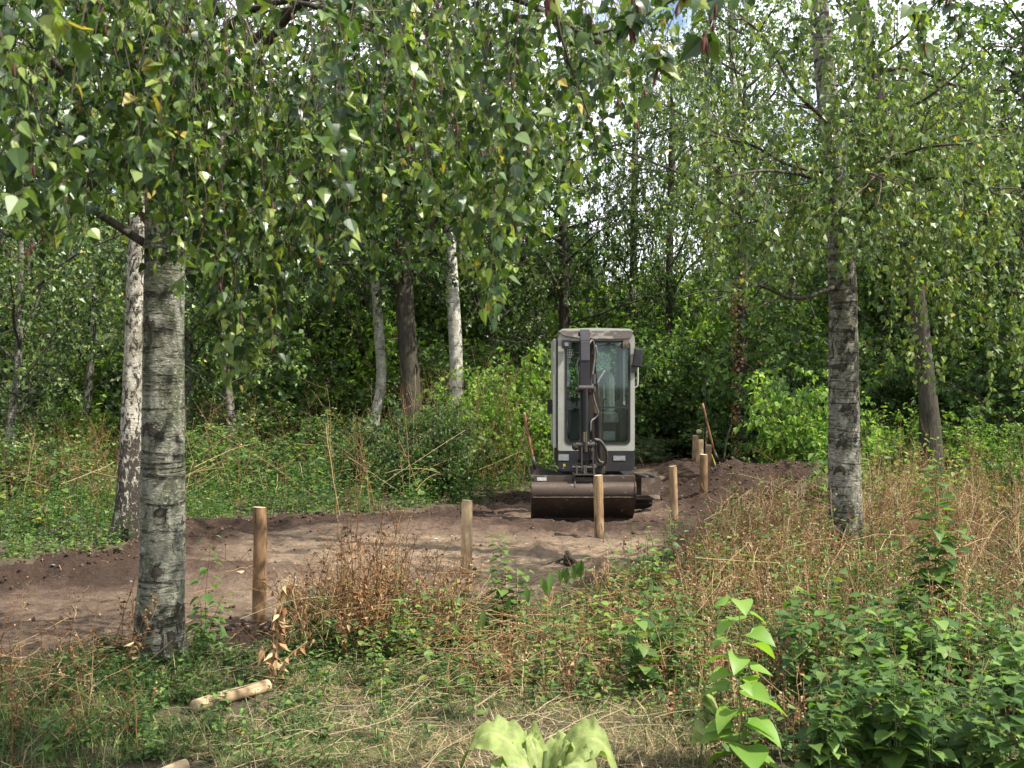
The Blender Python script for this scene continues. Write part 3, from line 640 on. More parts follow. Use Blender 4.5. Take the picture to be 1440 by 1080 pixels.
# ---------------------------------------------------------------- excavator
def worn(name, base, wear, dirt, rough=.5, metal=0., wt=.62, sc=9, dt=.6, vec=(1, 1, 1)):
    m, nt, b, out = newmat(name); v = coords(nt, vec)
    n1 = noise(nt, v, sc, 6, .7, .4); n2 = noise(nt, v, sc*.35, 4, .6); n3 = noise(nt, v, sc*6, 4, .7)
    r1 = ramp(nt, [(wt, 0.), (wt+.06, 1.)]); nt.links.new(n1, r1.inputs[0]); r2 = ramp(nt, [(dt-.15, 0.), (dt+.2, .8)]); nt.links.new(n2, r2.inputs[0])
    r3 = ramp(nt, [(.3, .8), (.7, 1.1)]); nt.links.new(n3, r3.inputs[0])
    c = mixc(nt, r2.outputs[0], base, dirt); c = mixc(nt, r1.outputs[0], c, wear); c = mixc(nt, 1, c, r3.outputs[0], 'MULTIPLY')
    nt.links.new(c, b.inputs['Base Color']); b.inputs['Metallic'].default_value = metal
    rr = ramp(nt, [(.3, rough-.1), (.7, min(1, rough+.25))]); nt.links.new(n2, rr.inputs[0]); nt.links.new(rr.outputs[0], b.inputs['Roughness'])
    bump(nt, b, n3, .25, .003); return m
M['cab'] = worn('cab_paint', (.38, .38, .33), (.12, .07, .04), (.24, .23, .18), .45, 0, .66, 11)
M['visor'] = worn('peeling_visor', (.17, .15, .13), (.34, .30, .27), (.09, .07, .06), .7, 0, .5, 7, .5, (1, 3, 3))
M['black'] = worn('black_paint', (.013, .013, .016), (.05, .045, .04), (.03, .027, .024), .5, 0, .66, 12)
M['steel'] = worn('greasy_steel', (.04, .036, .034), (.13, .075, .035), (.075, .055, .04), .55, .2, .58, 20)
M['arm'] = worn('worn_boom_steel', (.018, .018, .022), (.20, .14, .08), (.035, .033, .034), .42, .3, .68, 16, .62, (1, 1, .4))
M['armgrey'] = worn('worn_grey_arm', (.085, .082, .09), (.12, .06, .03), (.06, .055, .06), .4, .4, .6, 18)
M['bucket'] = worn('bucket_steel', (.10, .078, .062), (.30, .26, .22), (.05, .028, .017), .42, .45, .60, 8, .5, (1, 1, 2.5))
M['rust'] = worn('rusty_blade', (.11, .075, .05), (.19, .14, .10), (.055, .045, .04), .75, .1, .55, 7)
M['rubber'] = plain('rubber', (.035, .032, .03), .85, var=.4, vs=14, bumps=.4)
M['seat'] = plain('seat_fabric', (.27, .27, .24), .9, var=.25, vs=30)
M['chrome'] = plain('chrome_rod', (.75, .75, .75), .15, 1, var=.1)
M['hose'] = plain('hydraulic_hose', (.10, .10, .09), .55, var=.4, vs=30)
M['plate'] = plain('scuffed_label', (.30, .31, .30), .5, var=.3, vs=40)
M['plate2'] = plain('pale_label', (.55, .56, .52), .5, var=.3, vs=60)
M['yellow'] = plain('yellow_decal', (.55, .38, .04), .5, var=.2)
M['blue'] = plain('blue_decal', (.12, .2, .5), .5, var=.2)
M['lens'] = plain('lamp_lens', (.2, .2, .19), .15, var=.2)
def glassmat():
    m, nt, b, out = newmat('cab_glass'); nt.nodes.remove(b)
    g = ND(nt, 'BsdfGlossy'); g.inputs['Roughness'].default_value = .03; g.inputs['Color'].default_value = (.9, 1, .97, 1)
    t = ND(nt, 'BsdfTransparent'); t.inputs[0].default_value = (.90, .97, .95, 1)
    d = ND(nt, 'BsdfDiffuse'); d.inputs[0].default_value = (.25, .32, .29, 1)
    fr = ND(nt, 'Fresnel', IOR=1.5); ad = ND(nt, 'Math', operation='MULTIPLY_ADD'); nt.links.new(fr.outputs[0], ad.inputs[0]); ad.inputs[1].default_value = .7; ad.inputs[2].default_value = .0
    m0 = ND(nt, 'MixShader'); m0.inputs[0].default_value = .015; nt.links.new(t.outputs[0], m0.inputs[1]); nt.links.new(d.outputs[0], m0.inputs[2])
    m1 = ND(nt, 'MixShader'); nt.links.new(ad.outputs[0], m1.inputs[0]); nt.links.new(m0.outputs[0], m1.inputs[1]); nt.links.new(g.outputs[0], m1.inputs[2]); nt.links.new(m1.outputs[0], out.inputs[0]); return m
M['glass'] = glassmat()

EX = empty('mini_excavator', (1.10, 13.9, 0), 'small white and black excavator with glazed cab and wide brown bucket lowered on the path', 'excavator')
def fin(bm, name, mat, parent=None, bevel=0, smooth=False, seg=2):
    if bevel: bmesh.ops.bevel(bm, geom=[e for e in bm.edges if len(e.link_faces) == 2 and e.calc_face_angle(0) > .5], offset=bevel, segments=seg, affect='EDGES', profile=.6)
    bmesh.ops.recalc_face_normals(bm, faces=bm.faces)
    me = bpy.data.meshes.new(name); bm.to_mesh(me); bm.free(); me.materials.append(mat)
    if smooth: me.polygons.foreach_set('use_smooth', [True]*len(me.polygons)); me.set_sharp_from_angle(angle=.6)
    o = bpy.data.objects.new(name, me); COL.objects.link(o); o.parent = parent if parent is not None else EX; return o
def bx(bm, x0, x1, y0, y1, z0, z1, rot=None, piv=None):
    vs = [bm.verts.new((x, y, z)) for x in (x0, x1) for y in (y0, y1) for z in (z0, z1)]
    for f in ((0, 1, 3, 2), (4, 6, 7, 5), (0, 4, 5, 1), (2, 3, 7, 6), (0, 2, 6, 4), (1, 5, 7, 3)): bm.faces.new([vs[i] for i in f])
    if rot is not None: bmesh.ops.rotate(bm, verts=vs, cent=piv or ((x0+x1)/2, (y0+y1)/2, (z0+z1)/2), matrix=rot)
    return vs
def box(name, mat, x0, x1, y0, y1, z0, z1, parent=None, bevel=.008, rot=None):
    bm = bmesh.new(); bx(bm, x0, x1, y0, y1, z0, z1, rot); return fin(bm, name, mat, parent, bevel)
def cylb(bm, p, q, r, n=16, r2=None):
    p, q = Vector(p), Vector(q); d = (q-p); L_ = d.length; m = d.to_track_quat('Z', 'Y').to_matrix().to_4x4(); m.translation = (p+q)/2
    bmesh.ops.create_cone(bm, cap_ends=True, segments=n, radius1=r, radius2=r if r2 is None else r2, depth=L_, matrix=m)
def cyl(name, mat, p, q, r, parent=None, n=16, bevel=0):
    bm = bmesh.new(); cylb(bm, p, q, r, n); return fin(bm, name, mat, parent, bevel, True)
def rr(x0, x1, z0, z1, r, n=5):
    r = r if isinstance(r, (tuple, list)) else (r,)*4; out = []
    for (cx, cz, a0, q) in ((x1-r[0], z1-r[0], 0, r[0]), (x0+r[1], z1-r[1], 90, r[1]), (x0+r[2], z0+r[2], 180, r[2]), (x1-r[3], z0+r[3], 270, r[3])):
        for i in range(n): a = math.radians(a0+90*i/(n-1)); out.append((cx+q*math.cos(a), cz+q*math.sin(a)))
    return out
def ring(bm, outer, inner, a, b, plane='xz'):
    f3 = (lambda p, t: (p[0], t, p[1])) if plane == 'xz' else (lambda p, t: (t, p[0], p[1]))
    n = len(outer); V = [[bm.verts.new(f3(p, t)) for p in loop] for t in (a, b) for loop in (outer, inner)]
    for i in range(n):
        j = (i+1) % n
        bm.faces.new((V[0][i], V[0][j], V[1][j], V[1][i])); bm.faces.new((V[2][i], V[3][i], V[3][j], V[2][j]))
        bm.faces.new((V[0][i], V[2][i], V[2][j], V[0][j])); bm.faces.new((V[1][i], V[1][j], V[3][j], V[3][i]))
def prism(bm, poly, a, b, plane='xz'):
    f3 = {'xz': lambda p, t: (p[0], t, p[1]), 'yz': lambda p, t: (t, p[0], p[1]), 'xy': lambda p, t: (p[0], p[1], t)}[plane]
    A = [bm.verts.new(f3(p, a)) for p in poly]; B = [bm.verts.new(f3(p, b)) for p in poly]; n = len(poly)
    bm.faces.new(A[::-1]); bm.faces.new(B)
    for i in range(n): bm.faces.new((A[i], A[(i+1) % n], B[(i+1) % n], B[i]))
def tube(name, mat, pts, r, parent=None, sides=8, k=24, taper=None):
    mb = MB(); P = smooth_path(np.array(pts, float), k); tubes(mb, P, r if taper is None else np.linspace(r, taper, k), sides, 0, cap=True); return mb.build(name, mat, parent if parent is not None else EX)

# cab -------------------------------------------------
cab = None
bm = bmesh.new()
ring(bm, rr(-.50, .50, .78, 2.335, (.10, .10, .02, .02)), rr(-.392, .425, .875, 2.20, (.05, .05, .06, .06)), 0, .09)
fin(bm, 'cab_frame', M['cab'], None, .012); bm = bmesh.new()
ring(bm, rr(-.50, .50, .78, 2.335, (.10, .10, .02, .02)), rr(-.40, .42, 1.42, 2.20, .06), 1.26, 1.33)
CAB = fin(bm, 'cab_frame', M['cab'], None, .012)
for s in (-1, 1):   # side walls with door / window openings
    bm = bmesh.new(); x = .497*s
    ring(bm, rr(.093, 1.257, .78, 2.26, .02), rr(.17, 1.16, 1.36 if s > 0 else .98, 2.16, .06), x-.03*s, x, 'yz')
    p = fin(bm, 'side_door' if s < 0 else 'side_panel', M['cab'], None, .006)
    bm = bmesh.new(); bx(bm, min(x-.016*s, x-.020*s), max(x-.016*s, x-.020*s), .165, 1.165, 1.355 if s > 0 else .975, 2.165); fin(bm, 'window_pane', M['glass'], p)
    tube('grab_rail', M['cab'], [(x, .16, 1.60), (x+.055*s, .15, 1.63), (x+.06*s, .15, 1.80), (x+.055*s, .15, 1.93), (x, .16, 1.96)], .011)
box('door_seal', M['black'], -.521, -.506, .012, .06, .80, 2.28, None, .003)
box('door_edge', M['cab'], -.558, -.524, .02, .95, .82, 2.24, None, .01)
bm = bmesh.new(); ring(bm, rr(-.41, .443, .862, 2.215, .06), rr(-.382, .415, .888, 2.19, .06), -.006, .03); WS = fin(bm, 'windscreen', M['black'], None, .002)
bm = bmesh.new(); bx(bm, -.395, .43, .014, .019, .875, 2.20); fin(bm, 'window_pane', M['glass'], WS)
box('window_bar', M['black'], -.385, .42, -.002, .03, 1.335, 1.355, WS, .002)
bm = bmesh.new(); ring(bm, rr(-.41, .43, 1.41, 2.21, .07), rr(-.36, .385, 1.46, 2.17, .07), 1.23, 1.258); RW = fin(bm, 'rear_window', M['black'], None, .002)
bm = bmesh.new(); bx(bm, -.40, .42, 1.28, 1.285, 1.42, 2.20); fin(bm, 'window_pane', M['glass'], RW)
bm = bmesh.new(); prism(bm, [(-.49, 2.337), (-.44, 2.372), (0, 2.385), (.44, 2.372), (.49, 2.337), (.4, 2.30), (-.4, 2.30)], .04, 1.34); fin(bm, 'roof', M['cab'], None, .01)
# peeling sun visor bent over the front edge
bm = bmesh.new(); prism(bm, [(-.47, 2.345), (.46, 2.345), (.475, 2.29), (.44, 2.245), (.1, 2.235), (-.12, 2.235), (-.40, 2.275), (-.46, 2.31)], -.035, -.003)
VIS = fin(bm, 'sun_visor', M['visor'], None, .008)
box('roller_blind', M['black'], -.30, .19, .045, .08, 2.07, 2.19, None, .01)
for x0, x1, mt, z0 in ((-.455, -.335, 'black', 2.11), (.335, .415, 'rust', 2.12)):
    w = box('work_lamp', M[mt], x0, x1, -.12, -.038, z0, z0+.11, None, .016); box('lamp_lens', M['lens'], x0+.035, x1-.035, -.126, -.121, z0+.03, z0+.075, w, .003)
# mirrors
m_ = box('mirror', M['black'], .475, .60, -.05, -.015, 1.865, 2.115, None, .02, Matrix.Rotation(.12, 3, 'Y')); box('mirror_bracket', M['black'], .452, .50, -.04, -.01, 1.80, 1.90, m_, .006)
m_ = box('mirror', M['black'], -.63, -.565, .30, .34, 1.25, 1.44, None, .02); tube('mirror_bracket', M['black'], [(-.56, .32, 1.36), (-.50, .31, 1.40)], .010, m_)
# sticker high in the screen: a plain plate with small marks
st = box('sticker', M['black'], -.385, -.315, .008, .012, 1.98, 2.09, None, 0)
bm = bmesh.new()
for r_ in range(2):
    for c_ in range(3): cylb(bm, (-.373+.023*c_, .0075, 2.065-.028*r_), (-.373+.023*c_, .0065, 2.065-.028*r_), .008, 10)
bx(bm, -.38, -.32, .0055, .0072, 2.012, 2.018); bx(bm, -.38, -.33, .0055, .0072, 1.995, 2.001)
fin(bm, 'sticker_marks', M['plate'], st)
# skirt under the cab
bm = bmesh.new(); prism(bm, rr(-.50, .50, .515, .778, (.01, .01, .07, .07)), -.012, 1.2); SK = fin(bm, 'skirt', M['black'], None, .01)
box('number_plate', M['plate'], -.495, -.36, -.018, -.0125, .655, .735, SK, .002); box('number_plate', M['plate'], .22, .375, -.018, -.0125, .655, .715, SK, .002)
box('decal', M['yellow'], -.435, -.405, -.017, -.0125, .575, .61, SK, 0); box('decal', M['blue'], -.445, -.42, -.017, -.0125, .545, .56, SK, 0)
# engine housing behind
bm = bmesh.new(); prism(bm, [(1.335, .55), (1.62, .55), (1.74, .68), (1.76, 1.1), (1.66, 1.34), (1.335, 1.38)], -.50, .50, 'yz'); fin(bm, 'engine_cover', M['cab'], None, .03)
cyl('exhaust', M['steel'], (-.3, 1.55, 1.36), (-.3, 1.55, 1.55), .03)
# inside the cab
box('cab_floor', M['black'], -.46, .46, .095, 1.25, .79, .85, None, .004)
sm = []
bm = bmesh.new(); prism(bm, rr(-.13, .31, 1.25, 1.84, (.13, .13, .05, .05)), .72, .83); bmesh.ops.rotate(bm, verts=bm.verts, cent=(0, .75, 1.25), matrix=Matrix.Rotation(-.12, 3, 'X')); ST = fin(bm, 'seat', M['seat'], None, .03, True, 3)
box('seat_cushion', M['seat'], -.14, .32, .30, .76, 1.14, 1.26, ST, .03)
for i in range(5): box('seat_rib', M['seat'], -.08+.075*i, -.055+.075*i, .70, .735, 1.30, 1.74, ST, .008, Matrix.Rotation(-.12, 3, 'X'))
box('seat_base', M['black'], -.10, .28, .35, .76, .85, 1.14, ST, .02)
for s in (-1, 1):
    xx = .09+.33*s; c = box('console', M['black'], xx-.09, xx+.09, .25, .85, .90, 1.30, None, .03)
    bm = bmesh.new(); cylb(bm, (xx, .30, 1.30), (xx, .29, 1.36), .045, 12, .02); cylb(bm, (xx, .29, 1.35), (xx+.0, .26, 1.48), .011, 8); bmesh.ops.create_icosphere(bm, subdivisions=2, radius=.026, matrix=Matrix.Translation((xx, .255, 1.50))); fin(bm, 'control_lever', M['rubber'], c, 0, True)
for dx in (-.025, .03):
    tube('travel_lever', M['black'], [(.07+dx, .22, .85), (.07+dx, .20, 1.2), (.065+dx*1.5, .17, 1.42), (.06+dx*2.6, .16, 1.46)], .009)
bm = bmesh.new(); cylb(bm, (.12, .24, .96), (.12, .26, .96), .05, 20); bx(bm, .0, .27, .262, .30, .90, 1.02); fin(bm, 'floor_heater', M['plate'], None, .004)
# undercarriage --------------------------------------
YAW = Matrix.Rotation(.10, 4, 'Z')
def uc(o): o.matrix_local = Matrix.Translation((0, .35, 0)) @ YAW @ Matrix.Translation((0, -.35, 0)); return o
def track(s):
    a, b = .42*s, .64*s; x0, x1 = min(a, b), max(a, b); prof = []
    for (cy, cz, r_, a0, a1) in ((1.25, .21, .21, -90, 90), (-.12, .215, .195, 90, 270)):
        for i in range(9): t = math.radians(a0+(a1-a0)*i/8); prof.append((cy+r_*math.cos(t), cz+r_*math.sin(t)))
    inner = [(.62+(p[0]-.565)*.93-.055, .21+(p[1]-.21)*.84) for p in prof]
    bm = bmesh.new(); ring(bm, prof, inner, x0, x1, 'yz')
    P = np.array(prof+[prof[0]]); seg = np.hypot(*np.diff(P, axis=0).T); cs = np.concatenate([[0], np.cumsum(seg)]); n = 46
    for i in range(n):
        u = cs[-1]*i/n; y = np.interp(u, cs, P[:, 0]); z = np.interp(u, cs, P[:, 1]); y2 = np.interp((u+.01) % cs[-1], cs, P[:, 0]); z2 = np.interp((u+.01) % cs[-1], cs, P[:, 1]); an = math.atan2(z2-z, y2-y)
        bx(bm, x0+.004, x1-.004, y-.016, y+.016, z-.012, z+.014, Matrix.Rotation(an, 3, 'X'))
    t = uc(fin(bm, 'track', M['rubber']))
    bm = bmesh.new(); bx(bm, x0+.05, x1-.05, -.1, 1.2, .12, .30); fin(bm, 'track_frame', M['steel'], t, .01)
    for cy, r_ in ((1.25, .17), (-.12, .155), (.2, .07), (.52, .07), (.85, .07)):
        cyl('roller', M['steel'], (x0+.02, cy, .21 if r_ > .1 else .115), (x1-.02, cy, .21 if r_ > .1 else .115), r_, t)
    box('track_cap', M['rust'], x0-.004, x1+.004, -.42, -.1, .375, .392, t, .003, Matrix.Rotation(.03, 3, 'X')) if 0 else None
    return t
track(-1); track(1)
u_ = uc(box('chassis', M['steel'], -.40, .40, .1, 1.1, .24, .44, None, .02)); cyl('slew_ring', M['steel'], (0, .6, .44), (0, .6, .515), .30, u_, 28)
# dozer blade raised in front of the tracks
bm = bmesh.new(); prism(bm, [(-.56, .475), (-.50, .47), (-.43, .40), (-.415, .33), (-.44, .22), (-.50, .19), (-.53, .20), (-.47, .26), (-.455, .34), (-.475, .40)], -.56, .685, 'yz'); BL = uc(fin(bm, 'dozer_blade', M['rust'], None, .004))
bm = bmesh.new(); bx(bm, .43, .685, -.575, -.562, .26, .47); bx(bm, .430, .44, -.59, -.574, .26, .47); fin(bm, 'blade_plate', M['rust'], BL, .003)
for s in (-.3, .28): box('blade_arm', M['steel'], s-.04, s+.04, -.42, .15, .22, .32, BL, .01)
for a in (.47, .585): # two ribbed ridges over the right-hand track, running back from the blade
    tube('blade_brace', M['rubber'], [(a+.05, -.50, .465), (a-.01, -.2, .47), (a-.03, .12, .43)], .035, BL, 6)
# boom, dipper, cylinders ------------------------------
def beam(name, mat, pts, w, h, parent=None, bevel=.01):
    """box section along pts in the yz plane with x drift; h list of depths"""
    bm = bmesh.new(); P = [Vector(p) for p in pts]; rows = []
    for i, p in enumerate(P):
        t = (P[min(i+1, len(P)-1)]-P[max(i-1, 0)]).normalized(); x = Vector((1, 0, 0)); n = t.cross(x).normalized(); hh = h[i]/2; ww = (w[i] if isinstance(w, (list, tuple)) else w)/2
        rows.append([bm.verts.new(p+x*a*ww+n*b*hh) for a, b in ((-1, -1), (1, -1), (1, 1), (-1, 1))])
    for a, b in zip(rows, rows[1:]):
        for i in range(4): bm.faces.new((a[i], a[(i+1) % 4], b[(i+1) % 4], b[i]))
    bm.faces.new(rows[0][::-1]); bm.faces.new(rows[-1]); return fin(bm, name, mat, parent, bevel)
bm = bmesh.new(); cylb(bm, (.02, -.16, .50), (.02, -.16, .70), .085, 20); bx(bm, -.08, .12, -.20, .02, .53, .67); fin(bm, 'swing_bracket', M['steel'], None, .012, True)
BOOM = beam('boom', M['rust'], [(.03, -.24, .62), (-.02, -.32, 1.1), (-.08, -.42, 1.62), (-.13, -.62, 2.05), (-.17, -.80, 2.25)], [.13, .12, .12, .11, .11], [.14, .2, .22, .18, .12])
cyl('boom_cylinder', M['black'], (.0, -.42, .72), (-.05, -.62, 1.30), .038, BOOM); cyl('boom_rod', M['chrome'], (-.05, -.62, 1.30), (-.065, -.66, 1.42), .019, BOOM)
DIP = beam('dipper_arm', M['arm'], [(-.215, -.88, 2.29), (-.217, -.95, 2.16), (-.222, -1.02, 1.60), (-.225, -1.04, .72)], [.112, .115, .112, .105], [.10, .2, .15, .10])
box('arm_plate', M['armgrey'], -.272, -.165, -1.070, -1.052, 1.93, 2.17, DIP, .006, Matrix.Rotation(-.07, 3, 'X'))
cyl('arm_end_boss', M['steel'], (-.29, -.86, 2.27), (-.145, -.86, 2.27), .035, DIP)
cyl('bucket_cylinder', M['arm'], (-.222, -1.15, 1.60), (-.222, -1.13, 1.08), .034, DIP); cyl('cylinder_rod', M['chrome'], (-.222, -1.13, 1.08), (-.222, -1.12, .95), .026, DIP); cyl('rod_eye', M['steel'], (-.222, -1.12, .96), (-.222, -1.11, .84), .03, DIP)
bm = bmesh.new(); cylb(bm, (-.30, -1.14, 1.60), (-.12, -1.14, 1.60), .035); cylb(bm, (-.33, -1.1, 1.58), (-.29, -1.12, 1.58), .03)
bmesh.ops.create_icosphere(bm, subdivisions=2, radius=.045, matrix=Matrix.Translation((-.17, -1.12, 1.57))); fin(bm, 'pivot_pin', M['steel'], DIP, 0, True)
for dz in (0, .09, .15): cyl('hose_fitting', M['armgrey'], (-.115-.005*dz, -1.08, 1.56+dz), (-.115, -1.08, 1.62+dz), .022, DIP)
cyl('hose_fitting', M['armgrey'], (-.15, -1.08, 1.60), (-.15, -1.08, 1.70), .016, DIP)
tube('hose', M['hose'], [(-.13, -1.05, 1.56), (-.10, -1.06, 1.42), (-.06, -1.05, 1.30), (-.10, -1.06, 1.24), (-.15, -1.1, 1.20), (-.16, -1.12, 1.08)], .011, DIP)
tube('hose', M['hose'], [(-.19, -.98, 2.1), (-.12, -.9, 2.18), (-.09, -.85, 2.0), (-.12, -.9, 1.75), (-.13, -1.0, 1.62)], .014, DIP)
tube('hose', M['hose'], [(-.24, -.8, 2.0), (-.30, -.85, 1.9), (-.285, -.95, 1.75), (-.29, -.98, 1.55)], .012, DIP)
tube('hose', M['hose'], [(-.11, -.8, 2.0), (-.08, -.8, 2.12), (-.06, -.8, 2.0), (-.08, -.8, 1.9)], .02, DIP)
tube('hose', M['hose'], [(-.10, -1.0, .98), (-.02, -.9, .95), (.06, -.75, .82), (.07, -.6, .68), (.03, -.5, .64), (-.03, -.42, .72)], .019, BOOM)
tube('hose', M['hose'], [(-.08, -.95, .93), (-.07, -.8, .80), (-.02, -.6, .69), (.05, -.45, .66)], .015, BOOM)
# linkage and hitch
bm = bmesh.new()
for x in (-.30, -.165):
    prism(bm, [(-1.13, .96), (-1.08, .98), (-1.0, .80), (-1.03, .70), (-1.09, .74)], x, x+.022, 'yz'); prism(bm, [(-1.14, .90), (-1.09, .90), (-1.10, .60), (-1.15, .60)], x+.028, x+.045, 'yz')
cylb(bm, (-.335, -1.10, .92), (-.11, -1.10, .92), .038); cylb(bm, (-.32, -1.03, .74), (-.12, -1.03, .74), .03); bmesh.ops.create_icosphere(bm, subdivisions=2, radius=.05, matrix=Matrix.Translation((-.335, -1.09, .9)))
fin(bm, 'linkage', M['steel'], DIP, 0, True)
bm = bmesh.new()
for x in (-.335, -.245, -.225, -.13): prism(bm, [(-1.17, .575), (-.93, .575), (-.95, .68), (-1.0, .70), (-1.08, .645), (-1.15, .68)], x, x+.018, 'yz')
bx(bm, -.37, -.10, -1.19, -.93, .562, .575); cylb(bm, (-.38, -1.13, .65), (-.09, -1.13, .65), .02); cylb(bm, (-.38, -.99, .66), (-.09, -.99, .66), .02)
HT = fin(bm, 'quick_hitch', M['steel'], None, .002)
# bucket
prof = [(-.93, .545), (-1.02, .54), (-1.07, .530), (-1.075, .478), (-1.13, .475), (-1.17, .455), (-1.195, .42), (-1.205, .38), (-1.205, .34), (-1.195, .30), (-1.09, .19), (-.97, .09), (-.85, .01), (-.76, -.045)]
inn = [(y+.018, z-.01) for y, z in prof]; inn[0] = (-.93, .527); inn[-1] = (-.75, -.03)
bm = bmesh.new(); V = [[bm.verts.new((x, p[0], p[1])) for p in pr] for x in (-.854, .366) for pr in (prof, inn)]
for i in range(len(prof)-1):
    bm.faces.new((V[0][i], V[2][i], V[2][i+1], V[0][i+1])); bm.faces.new((V[1][i], V[1][i+1], V[3][i+1], V[3][i]))
bm.faces.new((V[0][0], V[1][0], V[3][0], V[2][0])); bm.faces.new((V[0][-1], V[2][-1], V[3][-1], V[1][-1]))
for a, b in ((0, 1), (2, 3)):
    for i in range(len(prof)-1): bm.faces.new((V[a][i], V[a][i+1], V[b][i+1], V[b][i]))
BK = fin(bm, 'bucket', M['bucket'], None, 0, True)
for x in (-.868, .3665):
    bm = bmesh.new(); prism(bm, [(y-.012 if k > 1 else y, z+.006) for k, (y, z) in enumerate(prof)]+[(-.70, .02), (-.66, .16), (-.74, .4), (-.82, .545)], x, x+.0135, 'yz'); fin(bm, 'bucket_side', M['bucket'], BK, .002)
for x0, x1 in ((-.84, -.38), (.0, .36)): box('top_rib', M['bucket'], x0, x1, -1.10, -1.078, .478, .545, BK, .004)
mb = MB(); X = np.linspace(-.852, .364, 60); tubes(mb, np.stack([X, np.full(60, -1.196), .300+.002*vn(X*30, X)], -1), .007+.003*vn(X*40, X), 6, 0); mb.build('weld_bead', M['rust'], BK)
box('cutting_edge', M['steel'], -.852, .364, -.86, -.81, -.02, .005, BK, .004, Matrix.Rotation(-.6, 3, 'X'))
box('label_plate', M['plate2'], -.80, -.685, -1.106, -1.102, .490, .53, BK, .002)
for x in (-.355, -.125): 
    bm = bmesh.new(); prism(bm, [(-1.2, .43), (-1.12, .58), (-.92, .58), (-.90, .53), (-1.08, .50)], x, x+.016, 'yz'); fin(bm, 'hitch_lug', M['steel'], BK, .002)
# ---------------------------------------------------------------- posts, tools, logs
def woodmat(name, a, c, crack=(.06, .035, .02)):
    m, nt, b, out = newmat(name); v = coords(nt, (1, 1, .12)); n = noise(nt, v, 28, 5, .65, .5); n2 = noise(nt, coords(nt), 6, 4, .6); n3 = noise(nt, coords(nt, (1, 1, .06)), 60, 3, .6)
    r = ramp(nt, [(.3, a), (.65, c)]); nt.links.new(n, r.inputs[0]); r2 = ramp(nt, [(.3, .6), (.6, 1.1)]); nt.links.new(n2, r2.inputs[0])
    c_ = mixc(nt, 1, r.outputs[0], r2.outputs[0], 'MULTIPLY'); r3 = ramp(nt, [(.60, 0.), (.66, 1.)]); nt.links.new(n3, r3.inputs[0]); c_ = mixc(nt, r3.outputs[0], c_, crack)
    at_ = ND(nt, 'Attribute', attribute_name='tint'); c_ = mixc(nt, at_.outputs['Fac'], c_, (.07, .045, .028))
    nt.links.new(c_, b.inputs['Base Color']); b.inputs['Roughness'].default_value = .8; b.inputs['Specular IOR Level'].default_value = .2; bump(nt, b, n, .5, .006); return m
M['wood'] = woodmat('post_wood', (.19, .115, .06), (.36, .25, .14)); M['wood_pale'] = woodmat('pale_post_wood', (.33, .22, .12), (.58, .43, .26)); M['wood_brown'] = woodmat('brown_post_wood', (.13, .075, .04), (.27, .165, .085))
M['endgrain'] = plain('end_grain', (.50, .39, .25), .8, var=.25, vs=40); M['handle'] = plain('tool_handle', (.26, .12, .055), .6, var=.35, vs=20)
G = 'round wooden posts driven in along the dirt path'
def post(px, base, top, w, d, mat, label, tilt=(0, 0), knot=False, z0=None):
    x = (px-720)/F*d; zb = gz(x, d) if z0 is None else z0; h = (H-(top-540)/F*d)-zb; r = w/2/F*d
    e = empty('wooden_post', (x, d, zb-.02), label, 'post', G); e.rotation_euler = (tilt[0], tilt[1], R(0, 6))
    k = 26; z = np.linspace(-.15, h, k); P = np.stack([.004*np.sin(z*6+x), .004*np.cos(z*5), z], -1); rr_ = r*(1+.03*vn(z*4+d, z*0)); rr_[-1] *= .93
    mb = MB(); tubes(mb, P, rr_, 28, 0, 0); V = mb.V[0]; an = np.arctan2(V[:, 1], V[:, 0]); mb.V[0] = V*np.array([1, 1, 1])+np.stack([np.cos(an), np.sin(an), 0*an], -1)*(.003*fbm(np.cos(an)*2+d, np.sin(an)*2, V[:, 2]*8, 3))[:, None]
    mb.A[0] = np.clip(1.2-(V[:, 2]+.0)/.09, 0, 1)*.8
    if knot: 
        q = np.exp(-((V[:, 2]-.14)**2+(np.angle(np.exp(1j*(an+PI/2-e.rotation_euler[2]*-1))))**2*.002)/.0012); mb.V[0] += np.stack([np.cos(an), np.sin(an), 0*an], -1)*(.012*q)[:, None]
    mb.build('shaft', M[mat], e)
    mb = MB(); t = np.arange(28)*2*PI/28; ring_ = mb_top = np.stack([np.cos(t)*rr_[-1]*.985, np.sin(t)*rr_[-1]*.985, np.full(28, h+.002)+.004*np.sin(t)], -1)+np.array([P[-1, 0], P[-1, 1], 0])
    mb.add(np.vstack([ring_, [[P[-1, 0], P[-1, 1], h+.004]]]), np.array([(i, (i+1) % 28, 28) for i in range(28)]), 0); mb.build('cut_end', M['endgrain'], e); return e
post(365, 862, 710, 19, 7.72, 'wood_brown', 'brown knotted post nearest the thick left birch, largest of the posts', (0, .015), True)
post(656, 800, 701, 16, 9.7, 'wood_pale', 'pale wooden post alone in the middle of the path, left of the excavator bucket', (0, .02))
post(842, 756, 666, 13.5, 11.6, 'wood', 'sunlit wooden post standing right in front of the excavator bucket', (0, 0))
post(948, 735, 653, 11, 12.7, 'wood', 'thin wooden post with a dark split, between the excavator and the earth mound', (0, .05))
post(990, 708, 637, 11, 13.6, 'wood_brown', 'brown post at the foot of the mound, front one of the tight cluster', (0, -.01))
post(997, 682, 624, 9, 16.2, 'wood', 'wooden post behind the front one of the cluster, on its right', (0, -.02))
post(984, 672, 616, 10, 17.6, 'wood_pale', 'pale post in the cluster, just left of the brown front post', (0, .0))
post(978, 661, 611, 9, 18.8, 'wood', 'leftmost and farthest post of the cluster by the mound', (0, .0))
post(993, 660, 601, 6, 19.6, 'wood_pale', 'narrow pale stake with uneven top rising behind the cluster of posts', (0, -.08))
